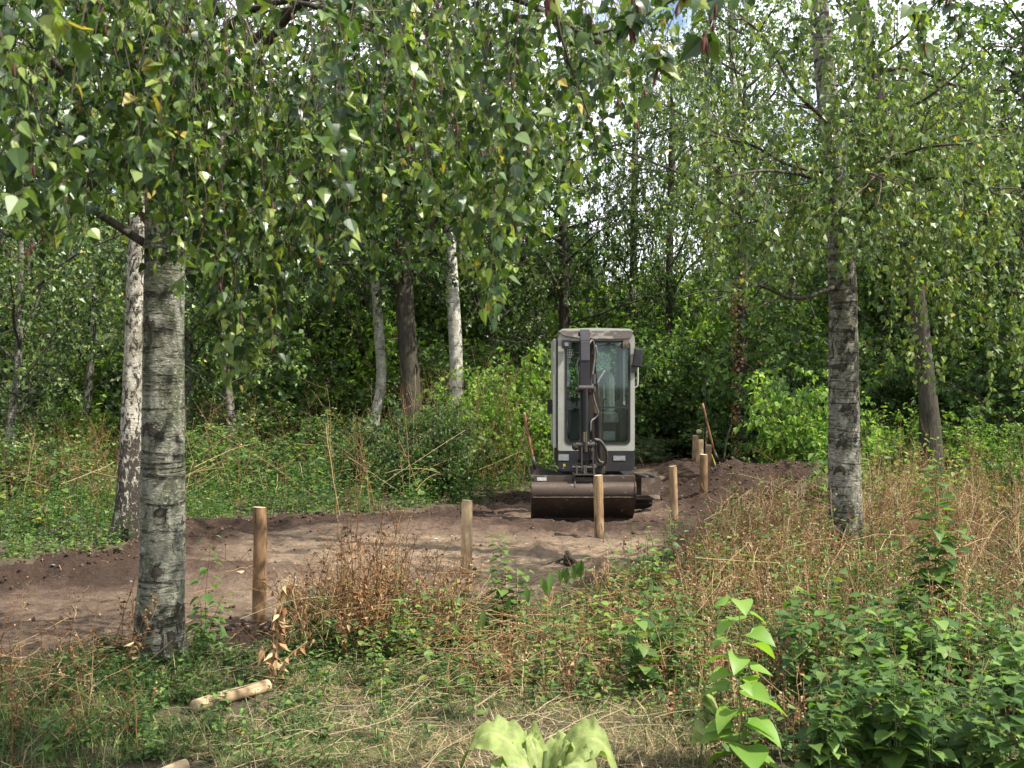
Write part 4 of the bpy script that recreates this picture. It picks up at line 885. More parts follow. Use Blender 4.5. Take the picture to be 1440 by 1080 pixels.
# pale rounded knob capping the far post
mb = MB(); c = wp(983, 607, 18.9); z = np.linspace(-.045, .045, 9); tubes(mb, np.stack([0*z, 0*z, z], -1), .002+.048*np.sqrt(np.maximum(0, 1-(z/.047)**2)), 14, 0, 0)
tag(mb.build('pale_post_knob', M['endgrain'], None, tuple(c)), 'small pale rounded block sitting on top of the leftmost cluster post', 'mallet head')
# fallen pole and short log
def log(name, a, b, r, mat, label):
    a = np.array([*a, gz(*a)+r*.9]); b = np.array([*b, gz(*b)+r*1.1]); Ln = float(np.linalg.norm(b-a)); e = empty(name, tuple(a), label, 'log'); e.rotation_euler = Vector(b-a).to_track_quat('Z', 'Y').to_euler()
    z = np.linspace(0, Ln, 24); P = np.stack([.005*np.sin(z*7), .004*np.cos(z*6)-.004, z], -1); mb = MB(); rr_ = r*(1+.05*vn(z*9, 0*z)); tubes(mb, P, rr_, 24, 0, 0)
    mb.build('shaft', M[mat], e); mb = MB()
    for q, s in ((P[0], -1), (P[-1], 1)): tubes(mb, np.array([q-np.array([0, 0, .001*s]), q+np.array([0, 0, .003*s])]), np.array([r*.97, r*.9]), 20, 0, 0, cap=True)
    mb.build('cut_end', M['endgrain'], e); return e
log('fallen_pole', gp(273, 1004), gp(376, 972), .035, 'wood_pale', 'pale peeled pole lying in the grass below the thick left birch')
log('short_log', gp(222, 1098), gp(262, 1086), .028, 'wood_pale', 'short end of a pale log in the grass at the bottom left edge')
# tools
def tool(name, pts, d, label, head, cat='spade', hc='handle'):
    W = [wp(px, py, d) for px, py in pts]; o = W[-1]; e = empty(name, tuple(o), label, cat); mb = MB(); P = smooth_path(np.array(W)-o, 16); tubes(mb, P, .018, 8, 0, 0, cap=True); 
    mb.build('handle', M[hc], e)
    dn = nrm(P[-1]-P[-4]); s = nrm(np.cross(dn, [0, 1, 0])); f = np.cross(s, dn)
    mb = MB(); U = np.linspace(-1, 1, 9); Vv = np.linspace(0, 1, 8); g = np.array([[s*u*.085*(1-.35*v**3)+dn*(v*.27+.0*abs(u))-f*.018*u*u*(1)+f*.012 for u in U] for v in Vv]).reshape(-1, 3); g2 = g+f*.004
    i = (np.arange(8)[None]+np.arange(7)[:, None]*9).ravel(); q = np.stack([i, i+1, i+10, i+9], -1)
    if head: mb.add(np.vstack([g, g2]), np.vstack([q, q[:, ::-1]+72]), 0); tubes(mb, np.array([P[-1]-dn*.12, P[-1]+dn*.03]), .023, 10, 0, 0, cap=True); mb.build('blade', M['steel'], e)
    return e
tool('spade', [(737, 580), (743, 612), (752, 655)], 13.4, 'spade with a reddish wooden handle stuck upright in the weeds left of the bucket', True)
tool('spade', [(988, 567), (997, 605), (1004, 632), (1009, 646)], 17.6, 'spade with an orange handle leaning against the post cluster on the mound', True)
mb = MB(); P = img_path([(992, 530, 19), (992, 590, 19), (990, 650, 19)]); tubes(mb, P-P[-1], .014, 8, 0, 0, cap=True); tag(mb.build('iron_bar', M['black'], None, tuple(P[-1])), 'thin dark upright bar behind the post cluster', 'bar')
mb = MB(); P = smooth_path(img_path([(999, 636, 17.2), (1004, 648, 17.2), (1009, 662, 17.1)]), 10); tubes(mb, P-P[-1], .010, 6, 0, 0, cap=True); tag(mb.build('marker_stick', M['yellow'], None, tuple(P[-1])), 'thin yellow stick leaning on the mound beside the post cluster', 'stick')
mb = MB(); P = smooth_path(img_path([(1028, 598, 18.2), (1022, 620, 18.), (1018, 648, 17.8)]), 10); tubes(mb, P-P[-1], .018, 6, 0, 0, cap=True); tag(mb.build('dead_branch', M['limb'], None, tuple(P[-1])), 'dark bare branch stuck in the ground behind the mound, beside the ivy covered trunk', 'branch')
# root clump
rx, ry = gp(798, 783); rz_ = gz(rx, ry)
rc = empty('root_clump', (rx, ry, rz_), 'dark dug up stump of roots on the bare soil before the bucket', 'root')
mb = MB(); th = np.linspace(0, 2*PI, 15)[:-1]
zz = np.linspace(0, .13, 9); tubes(mb, np.stack([.015*np.sin(zz*30), .01*np.cos(zz*25), zz], -1), .05*(1-.6*zz/.13)+.012*vn(zz*60, zz), 14, 0, 0, cap=True); V = mb.V[0]; mb.V[0] = V+rdir(len(V))*.008
mb.build('stump', M['limb'], rc)
for a, l in ((PI*.98, .3), (2.6, .22), (.2, .2), (-.4, .16), (1.4, .12), (-1.2, .1)):
    mb = MB(); t = np.linspace(0, 1, 8); tubes(mb, np.stack([np.cos(a)*l*t+.01*np.sin(t*9), np.sin(a)*l*.6*t-.02, .06*(1-t)**1.5+.008+.012*np.sin(t*7)], -1), .011*(1-.7*t), 6, 0, 0); mb.build('root', M['limb'], rc)
# white scrap
sx_, sy_ = gp(812, 794); mb = MB(); mb.add([(0, 0, 0), (.11, .03, .03), (.17, .06, .05), (.08, .07, .012), (.04, .05, .02)], [np.array([(0, 1, 4), (4, 1, 3), (1, 2, 3)])], 0); tag(mb.build('plastic_scrap', M['plate2'], None, (sx_-.06, sy_, gz(sx_, sy_)+.03)), 'white torn scrap lying on the soil right of the root clump', 'scrap')
mb = MB()
for i in range(60):   # shells and pale chips
    a = rng.integers(0, 3); x, y = [gp(R(560, 960), R(738, 800)), gp(R(900, 990), R(690, 745)), gp(R(60, 700), R(760, 900))][a]
    if path_sd(x, y) < .1: continue
    z = float(ground_z(np.array([x]), np.array([y]))[0]); s = R(.008, .022); v = rdir(6)*s*np.array([1.6, 1, .4])+np.array([x, y, z+s*.4]); mb.add(v, [np.array([(0, 1, 2), (0, 2, 3), (0, 3, 4), (0, 4, 5), (0, 5, 1), (1, 3, 2), (1, 5, 4), (1, 4, 3)])], 0)
tag(mb.build('wood_chips', M['plate2']), 'small pale chips scattered over the bare soil', 'wood chips', kind='stuff')
# clods of soil on the banks
mb = MB(); N_ = 60000; xs = R(-6.5, 5, N_); ys = 5+12*rng.random(N_)**1.2; sd = path_sd(xs, ys)
pr = np.exp(-((sd-.12)/.22)**2)+.035*(sd > 0)+.9*(np.exp(-((xs-3.3)/1.2)**2-((ys-14.3)/1.8)**2)); k_ = (rng.random(N_) < pr) & (sd > -.2); xs, ys = xs[k_], ys[k_]; zs = ground_z(xs, ys); n = len(xs); s = .005+.022*rng.random(n)**4
OCT = np.array([(1, 0, 0), (0, 1, 0), (-1, 0, 0), (0, -1, 0), (0, 0, 1), (0, 0, -1), (.7, .7, .3), (-.7, .6, -.2)], float)[:6]
V = OCT[None]*s[:, None, None]*R(.6, 1.35, (n, 6, 1))+rng.normal(0, .12, (n, 6, 3))*s[:, None, None]+np.stack([xs, ys, zs+s*.3], -1)[:, None]
b_ = (np.arange(n)*6)[:, None, None]; tri = np.array([(0, 1, 4), (1, 2, 4), (2, 3, 4), (3, 0, 4), (1, 0, 5), (2, 1, 5), (3, 2, 5), (0, 3, 5)])
mb.add(V, (b_+tri[None]).reshape(-1, 3), 0, np.repeat(R(.1, .7, n), 6)); tag(mb.build('soil_clods', M['soil']), 'crumbled dark clods of soil along the banks of the path', 'soil clods', kind='stuff')
# ---------------------------------------------------------------- undergrowth
def blades(mb, X, Y, Z, Hh, W, lean, tint, mat=0, k=4, az=None):
    n = len(X); a = R(0, 2*PI, n) if az is None else az; L_ = np.stack([np.cos(a), np.sin(a), 0*a], -1); S = np.stack([-np.sin(a), np.cos(a), 0*a], -1)
    t = np.linspace(0, 1, k)[None, :, None]; C = np.stack([X, Y, Z], -1)[:, None]+np.array([0, 0, 1.])*(t*(1-.35*lean[:, None, None]*t))*Hh[:, None, None]+L_[:, None]*(t**1.7*lean[:, None, None]*Hh[:, None, None])
    w = (W[:, None]*np.array([1, .85, .55, .06][:k])[None])[..., None]; V = np.stack([C-S[:, None]*w, C+S[:, None]*w], 2)
    b = (np.arange(n)*k*2)[:, None]; j = (np.arange(k-1)*2)[None]; q = np.stack([b+j, b+j+1, b+j+3, b+j+2], -1).reshape(-1, 4); mb.add(V, q, mat, np.repeat(tint, k*2))
def scatter(n, x0, x1, y0, y1, dens, pw=1.0):
    y = y0+(y1-y0)*rng.random(n)**pw; x = R(x0, x1, n)*1.0; k = rng.random(n) < dens(x, y); return x[k], y[k]
def fan(n, px0, px1, py0, py1, sdmax=0., soft=.15):
    """random ground points that spread evenly over the ground between photo rows py0 > py1"""
    d0, d1 = F*H/(py0-540), F*H/(py1-540); d = np.sqrt(d0*d0+(d1*d1-d0*d0)*rng.random(n)); px = R(px0, px1, n); x = (px-720)/F*d
    s = path_sd(x, d); k = s < sdmax+soft*rng.normal(0, 1, n)*.5; x, y = x[k], d[k]; k = np.ones(len(x), bool)
    for A_, B_2 in LOGS:
        A_, B_2 = np.array(A_), np.array(B_2); t = np.clip(((x-A_[0])*(B_2-A_)[0]+(y-A_[1])*(B_2-A_)[1])/((B_2-A_)**2).sum(), 0, 1); dd = np.hypot(x-A_[0]-t*(B_2-A_)[0], y+.09-A_[1]-t*(B_2-A_)[1]); k &= (dd > .17) | (rng.random(len(x)) < .04)
    return x[k], y[k]
LOGS = [(gp(273, 1004), gp(376, 972)), (gp(205, 1088), gp(262, 1079))]
# --- grass (dry mat in front and green tufts)
mb = MB()
def grass(n, px0, px1, py0, py1, h, w, straw, lean=(.3, 1.6), dens=None, sdmax=-.05):
    x, y = fan(n, px0, px1, py0, py1, sdmax)
    k = rng.random(len(x)) < .35+.65*sstep(-.3, .5, fbm(x*1.7, y*1.7, o=3)); x, y = x[k], y[k]
    z = ground_z(x, y)-.01; m = len(x); st = rng.random(m) < straw+.3*vn(x*1.1+9, y*1.1); hh = h*R(.4, 1.3, m); hh[st] *= .9
    for sel, mi in ((st, 0), (~st, 1)):
        q = sel.nonzero()[0]; blades(mb, x[q], y[q], z[q], hh[q], w*R(.6, 1.4, len(q)), R(lean[0], lean[1]*(1.3 if mi == 0 else .8), len(q)), R(0, 1, len(q))**1.2, mi)
grass(60000, 200, 1000, 1090, 895, .09, .0014, .66, (.6, 2.6))
grass(20000, -150, 320, 1100, 930, .14, .0018, .35)
grass(22000, 900, 1500, 1100, 800, .16, .0018, .45)
grass(16000, 380, 1100, 940, 850, .13, .0018, .5)
grass(14000, 1000, 1600, 800, 680, .22, .0025, .5)
grass(16000, -200, 760, 800, 640, .16, .003, .3)
grass(9000, -400, 1700, 640, 590, .25, .006, .35)
grass(2500, 880, 1100, 690, 640, .08, .003, .6, sdmax=-.4)
# long straws lying flat
x, y = fan(520, 250, 1050, 1090, 930); 
for i in range(len(x)):
    a = R(0, PI); l = R(.12, .45); t = np.linspace(-1, 1, 5); P = np.stack([x[i]+np.cos(a)*l*t*.5, y[i]+np.sin(a)*l*t*.5, gz(x[i], y[i])+.03+R(0, .05)+.02*np.cos(t*1.6+i)+t*R(-.03, .03)], -1); tubes(mb, P, .0013, 3, 0, R(.6, 1))
tag(mb.build('grass', [M['straw'], M['grass']]), 'dry straw and short green grass covering the ground', 'grass', kind='stuff')

# --- ground cover: leafy sprigs
def sprigs(mb, X, Y, h, nl, size, tmpl, spread=.5, tsh=0., mi=0, wi=1, stem=.0015, yellow=.01):
    n = len(X); Z = ground_z(X, Y, False); a = R(0, 2*PI, n); ln = R(0, spread, n); hh = h*R(.45, 1.25, n); t = np.linspace(0, 1, 5)
    P = np.stack([X[:, None]+np.cos(a)[:, None]*ln[:, None]*hh[:, None]*t**1.5, Y[:, None]+np.sin(a)[:, None]*ln[:, None]*hh[:, None]*t**1.5, Z[:, None]-.01+hh[:, None]*t], -1)
    if stem: tubes(mb, P, stem, 3, wi)
    idx = np.repeat(np.arange(n), nl); tt = np.tile((np.arange(nl)+.8)/nl, n); q = tt*4; i = np.minimum(q.astype(int), 3); f = (q-i)[:, None]; B = P[idx, i]*(1-f)+P[idx, i+1]*f
    az = np.tile(np.arange(nl)*2.4, n)+a[idx]+R(-.4, .4, n*nl); up = R(-.35, .45, n*nl); D = np.stack([np.cos(az), np.sin(az), up], -1); N = np.array([0, 0, 1.])+rdir(n*nl)*.45
    leaves(mb, B+D*size*.2, D, N, size*R(.5, 1.3, n*nl)*(1.15-.5*tt), tmpl, np.clip(tints(n*nl, 0)+tsh, 0, .87)+(rng.random(n*nl) < yellow*.4)*.5, mi, R(0, .35, n*nl))
mb = MB()
def cover(n, px0, px1, py0, py1, h, nl, size, tmpl=T_OVATE, patchy=.5, seed=0, **k):
    x, y = fan(n, px0, px1, py0, py1, -.05); q = rng.random(len(x)) < (1-patchy)+patchy*sstep(-.25, .45, fbm(x*.9+seed, y*.9, o=3)); sprigs(mb, x[q], y[q], h, nl, size, tmpl, **k)
cover(5600, -250, 780, 800, 650, .42, 11, .055, T_FAR, .45, 1, tsh=.0)
cover(1500, -300, 780, 720, 620, .95, 18, .065, T_FAR, .7, 21, tsh=-.05)
cover(1500, 1040, 1700, 720, 640, .8, 16, .065, T_FAR, .6, 22, tsh=.15)
cover(2600, -100, 760, 760, 660, .45, 10, .05, T_FAR, .5, 2)
cover(1200, 0, 330, 800, 690, .16, 9, .05, T_OVATE, .2, 9, tsh=.15)
cover(3000, -500, 800, 660, 600, .55, 10, .10, T_FAR, .4, 3)
cover(3200, 1000, 1900, 690, 600, .7, 10, .11, T_FAR, .4, 4, tsh=.1)
cover(900, -150, 640, 1090, 935, .11, 7, .040, T_OVATE, .75, 5)
cover(1100, 640, 1080, 1020, 850, .20, 9, .042, T_OVATE, .6, 6, tsh=.15)
cover(1500, 960, 1500, 1090, 830, .26, 9, .050, T_OVATE, .4, 7)
cover(1600, 980, 1500, 830, 700, .26, 9, .05, T_FAR, .6, 8)
cover(420, 1000, 1500, 880, 730, .6, 16, .06, T_OVATE, .7, 31, tsh=.15)
cover(900, 400, 700, 935, 860, .22, 9, .045, T_OVATE, .5, 12)
cover(170, 480, 1000, 1000, 870, .42, 16, .06, T_OVATE, .8, 41, tsh=.15)
cover(200, 880, 1200, 960, 800, .5, 18, .065, T_HEART, .8, 42, tsh=.2)
cover(380, -250, 760, 770, 640, .9, 18, .12, T_OVATE, .6, 43, tsh=.15)
cover(500, 1150, 1600, 760, 650, .9, 18, .10, T_OVATE, .4, 44, tsh=.3)
cover(900, 60, 460, 1000, 930, .13, 7, .05, T_OVATE, .7, 13)
tag(mb.build('ground_cover', [M['leaf_weed'], M['grass']]), 'low leafy green plants spreading over the verges', 'ground cover', kind='stuff')

# --- dry brown weeds
def dryweeds(mb, X, Y, h, nb=8, seeds=1, thick=.0027, lean=.35, curlleaf=3, tsh=0., seedr=.0055):
    n = len(X); Z = ground_z(X, Y, False); a = R(0, 2*PI, n); ln = R(0, lean, n)*(1+2.2*(rng.random(n) < .25)); hh = h*(.35+.95*rng.random(n)**1.3); k = 7; t = np.linspace(0, 1, k); wob = rng.normal(0, .012, (n, k, 2)).cumsum(1)*hh[:, None, None]
    P = np.stack([X[:, None]+np.cos(a)[:, None]*ln[:, None]*hh[:, None]*t**1.3+wob[..., 0], Y[:, None]+np.sin(a)[:, None]*ln[:, None]*hh[:, None]*t**1.3+wob[..., 1], Z[:, None]-.02+hh[:, None]*t*(1-.15*ln[:, None])], -1)
    tn = np.clip(rng.normal(.58, .27, n)+tsh, .05, 1.); tubes(mb, P, (thick*np.linspace(1.2, .55, k))[None]*np.ones((n, 1)), 4, 0, tn)
    m = n*nb; idx = np.repeat(np.arange(n), nb); q = R(.3, .97, m)*(k-1); i = np.minimum(q.astype(int), k-2); f = (q-i)[:, None]; B = P[idx, i]*(1-f)+P[idx, i+1]*f
    az = R(0, 2*PI, m); el = R(.3, 1.2, m); D = np.stack([np.cos(az)*np.cos(el), np.sin(az)*np.cos(el), np.sin(el)], -1); l = hh[idx]*R(.08, .28, m)
    Q = B[:, None]+D[:, None]*np.array([0, .5, 1])[None, :, None]*l[:, None, None]+np.array([0, 0, 1.])*np.array([0, .02, .10])[None, :, None]*l[:, None, None]; tubes(mb, Q, thick*.45, 3, 0, tn[idx])
    if seeds:
        idx2 = np.repeat(np.arange(m), seeds); u = R(.35, 1.02, len(idx2)); C = Q[idx2, 0]*(1-u)[:, None]+Q[idx2, 2]*u[:, None]+rdir(len(idx2))*.008; r = seedr*R(.5, 1.5, len(idx2))
        z = np.array([-1, -.3, .5, 1.])[None, :, None]*r[:, None, None]; tubes(mb, C[:, None]+rdir(len(idx2))[:, None]*z, np.array([.25, 1, .8, .1])[None]*r[:, None], 4, 0, np.clip(tn[idx][idx2]+R(-.2, .25, len(idx2)), 0, 1))
    if curlleaf:
        c = n*curlleaf; ix = rng.integers(0, n, c); q = R(.1, .8, c)*(k-1); i = q.astype(int); f = (q-i)[:, None]; B = P[ix, i]*(1-f)+P[ix, i+1]*f
        leaves(mb, B, rdir(c, -1, .1), rdir(c), R(.02, .055, c), T_DRY, np.clip(rng.normal(.5, .25, c), 0, 1), 0, R(-.5, 1, c), 1.2)
mb = MB()
def dry(n, px0, px1, py0, py1, h, patch=.4, seed=0, sdmax=-.02, **k):
    x, y = fan(n, px0, px1, py0, py1, sdmax); q = rng.random(len(x)) < (1-patch)+patch*sstep(-.3, .3, fbm(x*1.2+seed, y*1.2, o=2)); dryweeds(mb, x[q], y[q], h, **k)
dry(420, 1010, 1180, 850, 760, .50, .2, 1, .3, tsh=.1)
dry(620, 1180, 1520, 850, 720, .75, .3, 2)
dry(260, 960, 1180, 900, 800, .45, .3, 3, .1, tsh=.1)
dry(560, 980, 1500, 980, 840, .42, .4, 4, tsh=.05)
dry(160, 940, 1180, 1080, 960, .30, .4, 41, tsh=.1)
dry(120, 830, 960, 890, 840, .28, .4, 5, tsh=.1)
dry(230, 400, 660, 935, 862, .50, .2, 6, .06, tsh=-.15, curlleaf=9, seeds=1)
dry(70, -100, 200, 1080, 930, .5, .3, 7, .0, tsh=.0)
dry(260, 640, 1000, 1000, 880, .26, .4, 8, tsh=.1)
dry(600, -200, 200, 755, 650, 1.0, .3, 9, tsh=-.12)
dry(620, 570, 745, 700, 630, 1.6, .3, 10, tsh=-.02)
dry(420, 250, 580, 730, 630, 1.3, .6, 11, tsh=-.05)
dry(160, 1240, 1500, 730, 660, .9, .4, 12)
dry(110, 1120, 1500, 1080, 930, .4, .5, 14, tsh=-.1)
dry(60, 250, 700, 820, 730, .18, .5, 15, .1)
dry(55, 470, 565, 930, 885, .85, .0, 51, .2, tsh=-.15, curlleaf=12)
dry(80, 1020, 1160, 800, 760, .62, .0, 52, .3)
dry(60, 1200, 1440, 800, 740, 1.0, .3, 53)
def tangle(n, px0, px1, py0, py1, l0, l1, hmax, th=.0016):
    x, y = fan(n, px0, px1, py0, py1, 0); m = len(x); z = ground_z(x, y, False)+R(.02, hmax, m); a = R(0, PI, m); el = rng.normal(0, .45, m); l = R(l0, l1, m)*.5; t = np.linspace(-1, 1, 6)
    D = np.stack([np.cos(a)*np.cos(el), np.sin(a)*np.cos(el), np.sin(el)], -1); P = np.stack([x, y, z], -1)[:, None]+D[:, None]*(l[:, None]*t)[..., None]+np.array([0, 0, 1.])*(R(-.1, .2, m)[:, None]*l[:, None]*(1-t*t))[..., None]+rng.normal(0, .006, (m, 6, 3))
    tubes(mb, P, th*R(.5, 1.4, m)[:, None]*np.ones((1, 6)), 3, 0, R(.35, 1, m))
tangle(900, 600, 1130, 1000, 850, .15, .6, .30); tangle(700, 980, 1500, 900, 740, .3, .8, .5, .0022); tangle(500, 380, 680, 935, 850, .15, .6, .35); tangle(120, -100, 200, 1080, 930, .2, .6, .35); tangle(350, -200, 760, 740, 650, .5, 1.4, .7, .004)
tag(mb.build('dry_weeds', [M['dry']]), 'withered brown weeds with seed heads standing thick beside the path', 'dry weeds', kind='stuff')

# --- leaf litter and twigs on the soil
mb = MB(); N_ = 5000; x = R(-6, 5, N_); y = 4.4+10*rng.random(N_); sd = path_sd(x, y); k_ = rng.random(N_) < np.where(sd > .1, .12+.5*np.exp(-(sd/.3)**2), .8); x, y = x[k_], y[k_]; z = ground_z(x, y)+.004; n = len(x)
leaves(mb, np.stack([x, y, z], -1), rdir(n, -.1, .2), np.array([0, 0, 1.])+rdir(n)*.4, R(.015, .04, n), T_DRY, R(.2, 1, n), 0, R(-.5, .5, n), 1.2)
for i in range(260):
    px = R(0, 950); py = R(725, 930); X_, Y_ = gp(px, py)
    if path_sd(X_, Y_) < -.05: continue
    a = R(0, PI); l = R(.05, .28); t = np.linspace(-.5, .5, 5); zz = ground_z(X_+np.cos(a)*l*t, Y_+np.sin(a)*l*t)+.008; tubes(mb, np.stack([X_+np.cos(a)*l*t, Y_+np.sin(a)*l*t+.01*np.sin(t*8+i), zz+.004], -1), R(.001, .003), 4, 0, R(.05, 1))
tag(mb.build('leaf_litter', [M['dry']]), 'fallen leaves and twigs scattered over bare soil', 'leaf litter', kind='stuff')

# ---------------------------------------------------------------- single plants
def plant(name, x, y, stems, label, cat, mats, group=None, leaf=None, seed=0, bend=(0, 0)):
    """stems: list of (height, lean az, lean, n leaves, size, template, tint shift, yellow)"""
    z = gz(x, y); e = empty(name, (x, y, z-.01), label, cat, group)
    ms = MB(); ml = MB()
    for (h, az, ln, nl, size, tm, ts, up, sr) in stems:
        t = np.linspace(0, 1, 12); P = np.stack([np.cos(az)*ln*h*t**1.4+.006*np.sin(t*9+seed), np.sin(az)*ln*h*t**1.4, h*t], -1); tubes(ms, P, sr*np.linspace(1, .45, 12), 6, 0)
        tt = (np.arange(nl)+.5)/nl*.85+.14; a = np.arange(nl)*2.4+R(-.4, .4, nl)+seed; B = samp(P, np.minimum(tt, .999)); D = np.stack([np.cos(a), np.sin(a), up+R(-.25, .25, nl)], -1); pet = size*.35
        tubes(ms, np.stack([B, B+D*pet*.5, B+D*pet+np.array([0, 0, -.004])], 1), sr*.35, 4, 0)
        sz = size*R(.7, 1.15, nl)*(1.1-.55*tt**2); leaves(ml, B+D*pet, D*np.array([1, 1, .7])-np.array([0, 0, .15]), np.array([0, 0, 1.])+rdir(nl)*.35, sz, tm, np.clip(rng.normal(.45, .18, nl)+ts, 0, .84), 0, R(.1, .5, nl), R(.85, 1.1, nl), True)
    ms.build('stem', mats[1], e); ml.build('foliage', mats[0], e); return e
M['stem'] = plain('green_stem', (.12, .17, .05), .6, var=.3, vs=20); M['stem_red'] = plain('reddish_stem', (.14, .07, .035), .6, var=.3, vs=20); M['petal_w'] = plain('white_petal', (.8, .8, .74), .6, var=.08); M['petal_p'] = plain('purple_petal', (.45, .12, .5), .6, var=.3)
def S(h, az, ln, nl, size, tm=T_OVATE, ts=0., up=.3, sr=.003): return (h, az, ln, nl, size, tm, ts, up, sr)
x, y = gp(1045, 1105); plant('poplar_sapling', x, y, [S(.78, 2., .05, 24, .14, T_HEART, .35, .1, .005), S(.5, 4, .15, 12, .12, T_HEART, .3, .1, .004)], 'bright lime green sapling with big heart shaped leaves right of the pale rosette', 'sapling', [M['leaf_lime'], M['stem']])
x, y = gp(1318, 900); plant('poplar_sapling', x, y, [S(1.1, 1.5, .05, 50, .135, T_HEART, .1, .2, .005), S(.75, 0, .2, 26, .11, T_HEART, 0., .2, .004), S(.65, 3.2, .2, 26, .11, T_HEART, 0., .2, .004)], 'tall dark green sapling with round toothed leaves amid the brown weeds at the right', 'sapling', [M['leaf_weed'], M['stem']])
x, y = gp(288, 925); plant('leafy_shoot', x, y, [S(.78, 1.2, .06, 22, .10, T_OVATE, .05, -.2, .003), S(.42, .2, .25, 30, .085, T_OVATE, .2, .1, .003), S(.38, 3., .1, 16, .075, T_OVATE, .15, .1, .003), S(.3, 5., .3, 14, .07, T_OVATE, .2, .1, .003)], 'tall thin green shoot growing right beside the thick left birch', 'shoot', [M['leaf_weed'], M['stem_red']])
x, y = gp(712, 905); plant('leafy_shoot', x, y, [S(.72, 2.8, .08, 54, .085, T_HEART, .3, .2, .003), S(.5, .2, .25, 36, .08, T_HEART, .15, .1, .003), S(.40, 1.7, .15, 16, .055, T_HEART, .1, .1, .003), S(.44, 3.4, .22, 16, .055, T_HEART, .0, .1, .003)], 'bushy green shoot standing before the bare soil in the middle foreground', 'shoot', [M['leaf_weed'], M['stem']])
x, y = gp(850, 930); plant('leafy_shoot', x, y, [S(.40, 2.4, .1, 22, .06, T_HEART, .3, .2, .003), S(.3, 0., .3, 14, .06, T_HEART, .3, .1, .003)], 'short lime green shoot at the soil edge, left of the brown weed patch', 'shoot', [M['leaf_lime'], M['stem']])
x, y = gp(905, 970); plant('leafy_shoot', x, y, [S(.42, 2.4, .1, 24, .07, T_HEART, .1, .2, .003), S(.35, 0., .3, 16, .07, T_HEART, .1, .1, .003), S(.3, 4., .3, 14, .07, T_HEART, .1, .1, .003)], 'leafy yellow green shoot right of the leaning stem, in the foreground', 'shoot', [M['leaf_lime'], M['stem']])
x, y = gp(1150, 735); plant('leafy_shoot', x, y, [S(1.05, 3, .05, 22, .13, T_OVATE, .1, -.05, .004), S(.8, .4, .15, 16, .13, T_OVATE, .1, -.05, .004)], 'green leafy shoot in front of the foot of the right birch', 'shoot', [M['leaf_weed'], M['stem']])
# leaning willowherb
W_ = img_path([(440, 1010, 5.9), (545, 918, 6.05), (640, 845, 6.1), (705, 800, 6.1), (770, 770, 6.1), (808, 752, 6.1)]); W_ = img_path([(455, 1000, 5.7), (590, 900, 5.75), (700, 848, 5.8), (770, 806, 5.8), (800, 797, 5.8), (818, 787, 5.8)])
o = W_[0]; wh = empty('leaning_stem', tuple(o), 'long leaning green stem with drooping narrow leaves crossing the middle foreground', 'plant'); mb = MB(); P = smooth_path(W_-o, 40); tubes(mb, P, np.linspace(.0035, .0014, 40), 6, 0); mb.build('stem', M['stem_red'], wh)
t = np.array([.28, .36, .44, .5, .57, .62, .68, .74, .78, .83, .87, .91, .95, .99]); B = samp(P, t-.001); n = len(t); D = np.stack([R(-.35, .45, n), R(-.3, .3, n), -np.ones(n)], -1); mb = MB(); leaves(mb, B, D, np.stack([R(-.4, .4, n), -np.ones(n), R(0, .5, n)], -1), R(.07, .13, n)*(1.1-.3*t), T_LANCE, R(.2, .6, n), 0, R(.0, .4, n), 1.25, True)
leaves(mb, P[-1:], np.array([[1, 0, .35]]), np.array([[0, 0, 1.]]), np.array([.06]), T_LANCE, .85, 0); mb.build('foliage', M['leaf_weed'], wh)
# broad weeds at the lower right: four kinds copied
protos = []
for j in range(4):
    ms = MB()
    ml = MB()
    for s_ in range(3):
        h = R(.25, .5); az = R(0, 6.3); ln = R(.05, .4); t = np.linspace(0, 1, 9); P = np.stack([np.cos(az)*ln*h*t**1.4, np.sin(az)*ln*h*t**1.4, h*t], -1); tubes(ms, P, .0028*np.linspace(1, .5, 9), 5, 0); nl = 13
        tt = (np.arange(nl)+.5)/nl*.85+.14; a = np.arange(nl)*2.4+az; B = samp(P, tt*.999); D = np.stack([np.cos(a), np.sin(a), R(-.1, .4, nl)], -1); tubes(ms, np.stack([B, B+D*.02, B+D*.035], 1), .001, 4, 0)
        leaves(ml, B+D*.035, D-np.array([0, 0, .15]), np.array([0, 0, 1.])+rdir(nl)*.35, R(.045, .10, nl)*(1.1-.5*tt**2), T_SERR if j % 2 else T_HEART, np.clip(rng.normal(.55, .2, nl), 0, .83), 0, R(.1, .5, nl), 1.1, True)
    protos.append((ms.mesh('stem', [M['stem']]), ml.mesh('foliage', [M['leaf_weed']])))
BW = []
for i in range(58):
    px, py = R(1120, 1480), R(925, 1120)
    if py < 1010-.25*(px-1090): py += 50
    BW.append((px, py, i))
for i in range(16): BW.append((R(60, 330), R(985, 1080), i))
for i in range(14): BW.append((R(600, 960), R(920, 1000), i))
for (px, py, i) in BW:
    x, y = gp(px, py); rt = px > 900; mid = 330 < px <= 900
    e = empty('broadleaf_weed', (x, y, gz(x, y)-.01), 'broad leaved green weed in the dense thicket filling the lower right' if rt else 'small broad leaved weed in the middle foreground before the bare soil' if mid else 'low dark broad leaved weed in the shaded grass at the lower left', 'weed', 'broad leaved weeds at the lower right' if rt else 'broad leaved weeds in the middle foreground' if mid else 'broad leaved weeds at the lower left', R(0, 6.3))
    s = R(.75, 1.2)*(1 if rt else .45 if mid else .42); e.scale = (s, s, s)
    for q, nm in ((protos[i % 4][0], 'stem'), (protos[i % 4][1], 'foliage')):
        o = bpy.data.objects.new(nm, q); COL.objects.link(o); o.parent = e
